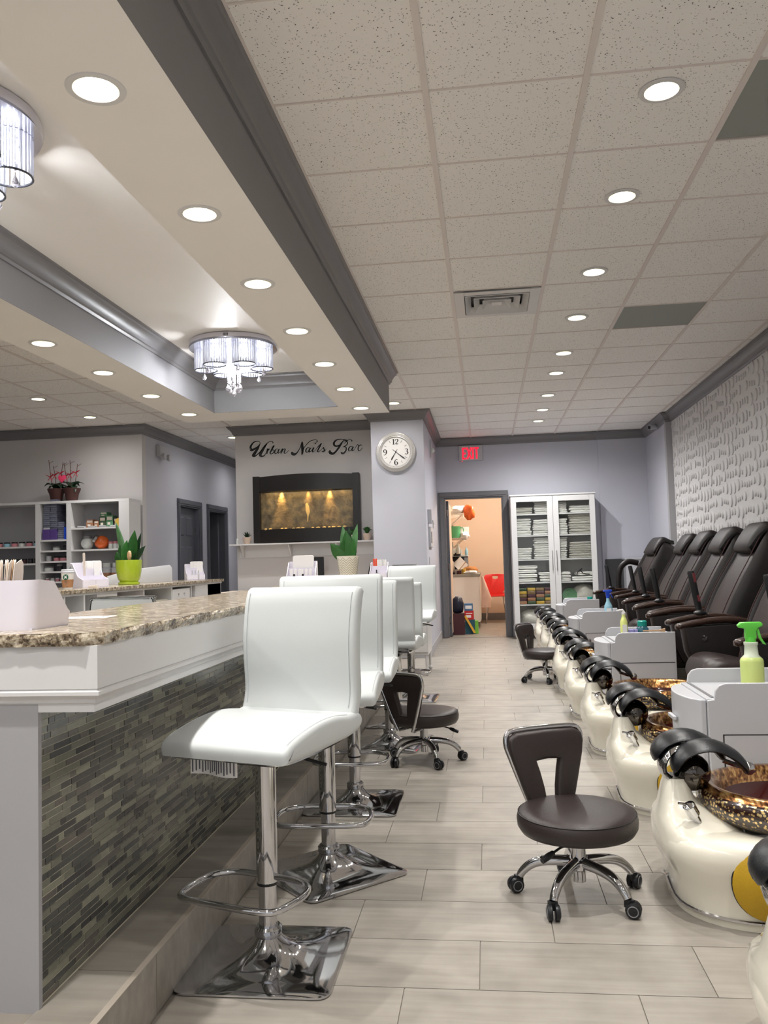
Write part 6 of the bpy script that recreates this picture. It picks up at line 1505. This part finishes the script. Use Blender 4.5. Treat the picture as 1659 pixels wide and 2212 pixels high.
one('polish_bottle', MB().lathe([(.018, 0), (.018, .04), (.008, .05), (.008, .09)], 12), M['wood_light'], 'left one of two small brown bottles at the bar far end', 'bottle', (-1.36, 5.82, ZT1_), smooth=40)
one('polish_bottle', MB().lathe([(.018, 0), (.018, .04), (.008, .05), (.008, .085)], 12), M['wood_light'], 'right one of two small brown bottles at the bar far end', 'bottle', (-1.32, 5.84, ZT1_), smooth=40)

# ================================================================ ITEMS ON THE CARTS
ZCART = .591
def trigger(t, m_, z, s_=1, flip=1):
    q = MB(); q.pad([(a*s_*flip, z+b*s_) for a, b in [(-.016, 0), (.016, 0), (.016, .022), (.022, .032), (.034, .036), (.036, .044), (.03, .05), (-.028, .05), (-.038, .04), (-.034, .033), (-.016, .03)]], 'y', -.011*s_, .011*s_, .004*s_); q.build('spray_head', M[m_], t, smooth=50)
    q = MB(); q.pad([(a*s_*flip, z+b*s_) for a, b in [(.016, .03), (.024, .03), (.032, .0), (.044, -.02), (.036, -.018), (.024, .0)]], 'y', -.006*s_, .006*s_, .002*s_); q.build('trigger', M[m_], t, smooth=50)
t = thing('spray_bottle', 'frosted spray bottle of pale green liquid with bright green head', 'bottle', (1.035, 3.52, ZCART))
MB().lathe([(.042, 0), (.044, .004), (.044, .112), (.042, .120), (.027, .138), (.024, .175), (.027, .178), (.027, .188), (.018, .19)], 28).build('body', M['bottle_frost'], t, smooth=50)
MB().lathe([(.0442, .004), (.0443, .113), (.0423, .1205), (.034, .130), (.001, .130)], 28).build('liquid', M['liquid_green'], t, smooth=50)
MB().lathe([(.020, .188), (.020, .207)], 20).build('collar', M['green_spray'], t); trigger(t, 'green_spray', .203, 1.3)
stick = MB().loft([rrect(.005, .0015, .001, 2, 0), rrect(.008, .0015, .001, 2, .25)]).xf(Matrix.Rotation(PI/2, 4, 'Y'))
wood_ = stick.build('wooden_stick', M['wood_light'])
STK = [((.865, 3.38, ZCART+.004), (0, -.14, -.06)), ((.868, 3.40, ZCART+.008), (0, -.15, .02)), ((.866, 3.42, ZCART+.004), (0, -.12, .08))]
for k, (lo_, ro_) in enumerate(STK):
    o = wood_ if k == 0 else inst(wood_); o.location = lo_; o.rotation_euler = ro_; tag(o, ['lowest', 'middle', 'topmost'][k]+' thin wooden stick lying across the nearest cart tray', 'stick', 'wooden sticks on the nearest cart')
t = thing('lotion_bottle', 'pale yellow pump bottle on the second cart', 'bottle', (.862, 5.57, ZCART)); t.scale = (1.05, 1.05, 1.22)
MB().lathe([(.020, 0), (.022, .004), (.022, .10), (.014, .118), (.011, .125), (.011, .14)], 20).build('body', M['lotion_yellow'], t, smooth=50)
MB().tube([(0, 0, .14), (0, 0, .158), (-.004, 0, .162), (-.035, 0, .158)], .005, 8).lathe([(.012, .138), (.012, .15)], 14).build('pump', M['paper'], t, smooth=40)
MB().box(-.012, .014, -.0228, -.0215, .03, .085).build('paper_label', M['paper'], t)
t = thing('gel_jar', 'teal-lidded jar of blue beads on the second cart', 'jar', (.985, 5.62, ZCART)); t.scale = (1.15, 1.15, 1.4)
MB().lathe([(.028, 0), (.034, .008), (.034, .05), (.024, .062)], 22).build('body', M['teal_gel'], t, smooth=50); MB().lathe([(.026, .062), (.026, .084), (.02, .088)], 22).build('lid', M['teal_lid'], t, smooth=40)
one('small_box', MB().box(-.016, .016, -.012, .012, 0, .072), M['lilac_box'], 'left one of two lilac blocks on the second cart', 'block', (.905, 5.57, ZCART), bevel=.003); one('small_box', MB().box(-.012, .012, -.012, .012, 0, .072), M['lilac_box'], 'right one of two lilac blocks on the second cart', 'block', (.936, 5.58, ZCART), bevel=.003)
one('brush', MB().loft([rrect(.004, .003, .002, 3, 0), rrect(.005, .003, .002, 3, .1), rrect(.014, .006, .003, 3, .14)]).xf(Matrix.Rotation(PI/2, 4, 'Y')), M['wood_light'], 'wooden brush at the back of the second cart', 'brush', (.975, 5.545, ZCART+.062), .1)
t = thing('spray_bottle', 'clear blue spray bottle with dark blue head on the third cart', 'bottle', (1.07, 7.75, ZCART))
MB().lathe([(.034, 0), (.036, .004), (.036, .09), (.034, .1), (.016, .14), (.014, .17)], 22).build('body', M['bottle_blue'], t, smooth=50); MB().lathe([(.016, .168), (.016, .19)], 16).build('collar', M['blue_spray'], t); trigger(t, 'blue_spray', .188, 1.1)
MB().box(-.022, .022, -.0375, -.0362, .03, .08).build('paper_label', M['paper'], t)
t = thing('gel_jar', 'small teal-lidded jar on the farthest cart', 'jar', (1.17, 9.95, ZCART)); MB().lathe([(.036, 0), (.04, .008), (.04, .04), (.03, .055)], 20).build('body', M['teal_gel'], t, smooth=50); MB().lathe([(.032, .055), (.032, .078), (.025, .08)], 20).build('lid', M['teal_lid'], t)
for (x, y) in ((.83, 5.75), (.835, 7.95)): pass
# ================================================================ STAFF ROOM
bc = thing('kitchen_cabinet', 'cream kitchen base cabinet end-on in the staff room', 'cabinet', (-.68, 15.05, 0))
MB().box(-.03, .54, -.95, .8, .1, .86).build('carcass', M['paint_cream'], bc, bevel=.003); MB().box(-.03, .48, -.93, .8, 0, .1).build('toe_kick', M['plastic_gray'], bc)
MB().box(-.035, .56, -.97, .8, .86, .90).build('worktop', M['gray_stone'], bc, bevel=.003); MB().box(.54, .555, -.93, -.2, .12, .84).build('door', M['paint_cream'], bc, bevel=.002)
def wire_shelf(label, z):
    t = thing('wire_shelf', label, 'shelf', (-.73, 14.0, z)); q = MB()
    q.tube([(0, -.1, 0), (0, 1.5, 0)], .005, 6).tube([(.36, -.1, 0), (.36, 1.5, 0)], .006, 6).tube([(.36, -.1, -.03), (.36, 1.5, -.03)], .004, 6).tube([(0, -.1, 0), (.36, -.1, 0)], .006, 6)
    q.build('rails', M['wire_white'], t)
    q = MB()
    for k in range(26): q.tube([(0, -.08+k*.06, .004), (.36, -.08+k*.06, .004), (.36, -.08+k*.06, -.03)], .002, 4)
    w_ = q.build('wires', M['wire_white'], t); w_['kind'] = 'stuff'
    for k in range(3): MB().tube([(.34, -.05+k*.25, -.01), (.0, -.05+k*.25, -.32)], .009, 6).build('brace', M['wire_white'], t)
    return t
wsz = (1.90, 1.50)
MB().box(-.76, -.72, 13.7, 15.9, 0, 2.6).build('wall_staff_room_side', M['wall_warm']); struct(COL.objects[-1], 'left side wall of the staff room')
wire_shelf('upper white wire shelf full of bags in the staff room', wsz[0]); wire_shelf('lower white wire shelf with the mint jug in the staff room', wsz[1])
def lumpthing(nm, lab, cat, loc, rx, ry, rz_, m_, sd, amp=.12, n=18): return one(nm, lump((0, 0, rz_*.96), rx, ry, rz_, sd, n, amp), M[m_], lab, cat, loc, smooth=60)
lumpthing('shopping_bag', 'orange and white bag hanging off the upper wire shelf end', 'bag', (-.27, 14.0, 1.80), .085, .07, .13, 'orange_plastic', 2, .2)
lumpthing('shopping_bag', 'white bag at the top of the upper wire shelf', 'bag', (-.45, 14.05, 1.91), .14, .1, .07, 'paper', 5, .2)
lumpthing('shopping_bag', 'dark red package beneath the upper wire shelf', 'bag', (-.62, 14.4, 1.51), .1, .2, .13, 'maroon', 8, .1)
lumpthing('shopping_bag', 'bright orange bag behind the mint jug', 'bag', (-.46, 14.45, 1.51), .14, .14, .10, 'orange_plastic', 9, .1)
jg = thing('jug', 'mint green plastic jug on the lower wire shelf', 'jug', (-.50, 14.0, 1.51))
MB().lathe([(.075, 0), (.085, .15), (.088, .19), (.08, .19), (.07, .02), (.001, .02)], 20).build('body', M['mint_plastic'], jg, smooth=40); MB().tube(cr([(.08, 0, .165), (.125, 0, .16), (.13, 0, .08), (.08, 0, .04)], 4), .008, 8).build('handle', M['mint_plastic'], jg)
one('carton', MB().box(-.08, .08, -.06, .06, 0, .12), M['paper'], 'white carton at the end of the lower wire shelf', 'box', (-.37, 14.12, 1.57), .3, bevel=.002)
lumpthing('shopping_bag', 'crumpled white and blue bag at the lower wire shelf end', 'bag', (-.36, 13.98, 1.47), .08, .07, .07, 'paper', 12, .25)
for k, x in enumerate((-.56, -.47)):
    o = one('hanging_bottle', MB().lathe([(.03, 0), (.034, .01), (.034, .09), (.012, .15), (.01, .2)], 14), M['glass_jar'], 'empty clear spray bottle, %s one under the lower wire shelf' % ['left', 'right'][k], 'bottle', (x, 14.1, 1.24), smooth=40)
mw = thing('microwave', 'black microwave on the staff room counter', 'microwave', (-.58, 14.6, .90)); MB().box(-.12, .26, -.2, .2, .0, .3).build('body', M['microwave'], mw, bevel=.005); MB().box(.2, .262, -.205, -.2, .02, .28).build('handle_strip', M['steel'], mw); MB().box(-.13, .27, -.205, .205, .3, .312).build('top_tray', M['paper'], mw)
one('dish_rack', MB().box(-.15, .15, -.1, .1, 0, .015).box(-.13, .1, -.08, .08, .015, .12), M['glass_jar'], 'clear dish box on top of the microwave', 'rack', (-.52, 14.5, 1.213), bevel=.004)
one('dark_box', MB().box(-.06, .06, -.05, .05, 0, .05), M['microwave'], 'black gadget in front of the dish box on the microwave', 'gadget', (-.50, 14.36, 1.213), bevel=.004)
one('water_bottle', MB().lathe([(.028, 0), (.03, .08), (.012, .12), (.012, .14)], 14), M['bottle_blue'], 'small water bottle on the microwave', 'bottle', (-.34, 14.42, 1.213), smooth=40)
th_ = thing('thermos', 'silver thermos jug on the left of the staff counter', 'thermos', (-.60, 14.2, .90)); MB().lathe([(.055, .03), (.058, .2), (.03, .235), (.03, .26)], 20).build('body', M['steel'], th_, smooth=40); MB().lathe([(.058, 0), (.058, .035)], 20).build('base', M['plastic_black'], th_); MB().lathe([(.032, .26), (.028, .29)], 14).build('lid', M['navy_bag'], th_)
lumpthing('bread_bag', 'brown loaf in a plastic bag on the staff counter', 'food', (-.28, 14.3, .90), .13, .1, .065, 'bread', 4, .12)
lumpthing('snack_bag', 'yellow and white snack bag at the counter front edge', 'food', (-.27, 14.13, .90), .11, .05, .03, 'paper', 7, .2)
one('jar', MB().lathe([(.035, 0), (.035, .085), (.03, .09)], 16), M['gold_bag'], 'amber jar with white label on the staff counter', 'jar', (-.39, 14.16, .90), smooth=40)
one('mug', MB().lathe([(.035, 0), (.038, .06), (.033, .06), (.03, .01)], 16), M['maroon'], 'dark red mug on the staff counter', 'mug', (-.47, 14.16, .90), smooth=40)
one('tray_stack', MB().box(-.09, .09, -.004, .004, 0, .2).xf(Matrix.Rotation(-.75, 4, 'Y')), M['paper'], 'white tray tilted beside the thermos', 'tray', (-.38, 14.36, .99))
one('wooden_spoon', MB().tube([(-.06, 0, 0), (.07, 0, .15)], .007, 6), M['wood_light'], 'wooden spoon leaning over the counter clutter', 'spoon', (-.42, 14.22, .96))
one('paper_basket', MB().loft([rrect(.09, .06, .02, 3, 0), rrect(.11, .08, .02, 3, .08)]), M['card_beige'], 'pale basket of cutlery on the staff counter', 'basket', (-.46, 14.3, .90), smooth=40)
# towel on cabinet corner
q = MB(); rings = []
for i in range(9):
    f_ = i/8; z = .86-.52*f_; wd = .03+.13*min(1, f_*1.4)*(1 if f_ < .85 else .8); rings.append([(-.10+wd*(.5+.5*math.cos(a))+.012*math.sin(a*5+i)*f_, 14.08+.03*math.sin(a), z) for a in [2*PI*j/16 for j in range(16)]])
one('hanging_cloth', MB().loft(rings), M['pink_cloth'], 'pale pink cloth hanging from the kitchen cabinet corner', 'cloth', smooth=60)
# red chair
rc = thing('red_chair', 'red plastic shell chair with silver legs in the staff room', 'chair', (.14, 15.2, 0))
sh_ = cr([(-.10, .50), (-.16, .58), (-.205, .72), (-.19, .84), (-.1, .868), (.1, .868), (.19, .84), (.205, .72), (.16, .58), (.10, .50)], 4)
hole = [(.05, .83), (.045, .79), (0, .775), (-.045, .79), (-.05, .83)]
poly = sh_[:len(sh_)//2]+[(0, .868), (0, .83), (-.05, .83), (-.045, .79), (0, .775), (.045, .79), (.05, .83), (.0, .83), (0, .868)]+sh_[len(sh_)//2+1:]
q = MB().pad(poly, 'y', -.008, .008, .004, steps=2); q.v = [(x, y+.12*(z-.5)-.10*(x*x)/.04*.3+.14, z) for x, y, z in q.v]; q.build('backrest', M['red_plastic'], rc, smooth=40)
MB().pad(cr([(-.26, .475), (-.24, .50), (0, .49), (.13, .50), (.15, .53), (.13, .49), (0, .475), (-.24, .48)], 3), 'x', -.2, .2, .02).build('seat', M['red_plastic'], rc, smooth=50)
for sx in (-1, 1):
    MB().tube([(sx*.19, -.2, .0), (sx*.14, -.18, .46), (sx*.14, .1, .46)], .011, 8).build('leg', M['chrome'], rc); MB().tube([(sx*.18, .18, .0), (sx*.13, .10, .46)], .011, 8).build('leg', M['chrome'], rc)
# boxes and bags on the staff-room floor
one('carton', MB().box(-.10, .10, -.1, .1, 0, .32), M['maroon'], 'dark maroon carton just inside the staff room', 'box', (-.47, 13.0, .0), bevel=.003)
lumpthing('bin_bag', 'crumpled navy bag on top of the maroon carton', 'bag', (-.47, 13.0, .322), .105, .09, .13, 'navy_bag', 3, .14)
one('carton', MB().box(-.075, .075, -.06, .06, 0, .22), M['teal_box'], 'teal and green carton at the bottom of the stack by the maroon carton', 'box', (-.29, 13.05, 0), bevel=.003)
one('carton', MB().box(-.07, .07, -.06, .06, 0, .135), M['red_box'], 'red carton, middle of the stack by the maroon carton', 'box', (-.30, 13.05, .2205), bevel=.003); MB().box(-.05, .03, -.0612, -.060, .03, .07).box(-.05, .05, -.0612, -.060, .09, .10).build('printed_panel', M['paper'], COL.objects[-1])
one('carton', MB().box(-.065, .065, -.06, .06, 0, .11), M['blue_box'], 'blue printed carton on top of the stack by the maroon carton', 'box', (-.305, 13.05, .356), bevel=.003); MB().box(-.05, .05, -.0612, -.060, .03, .08).build('printed_panel', M['paper'], COL.objects[-1])
one('broom_handle', MB().box(-.016, .016, -.01, .01, 0, .30).xf(Matrix.Rotation(-.5, 4, 'Y')), M['yellow_plastic'], 'yellow tube leaning against the cartons', 'tube', (-.21, 12.95, .02).__class__((-.22, 12.95, .02)), bevel=.003)
one('water_jug', MB().box(-.03, .03, -.05, .05, 0, .2), M['lime_plastic'], 'bright lime packet right of the carton stack', 'packet', (-.195, 13.1, 0), bevel=.004)
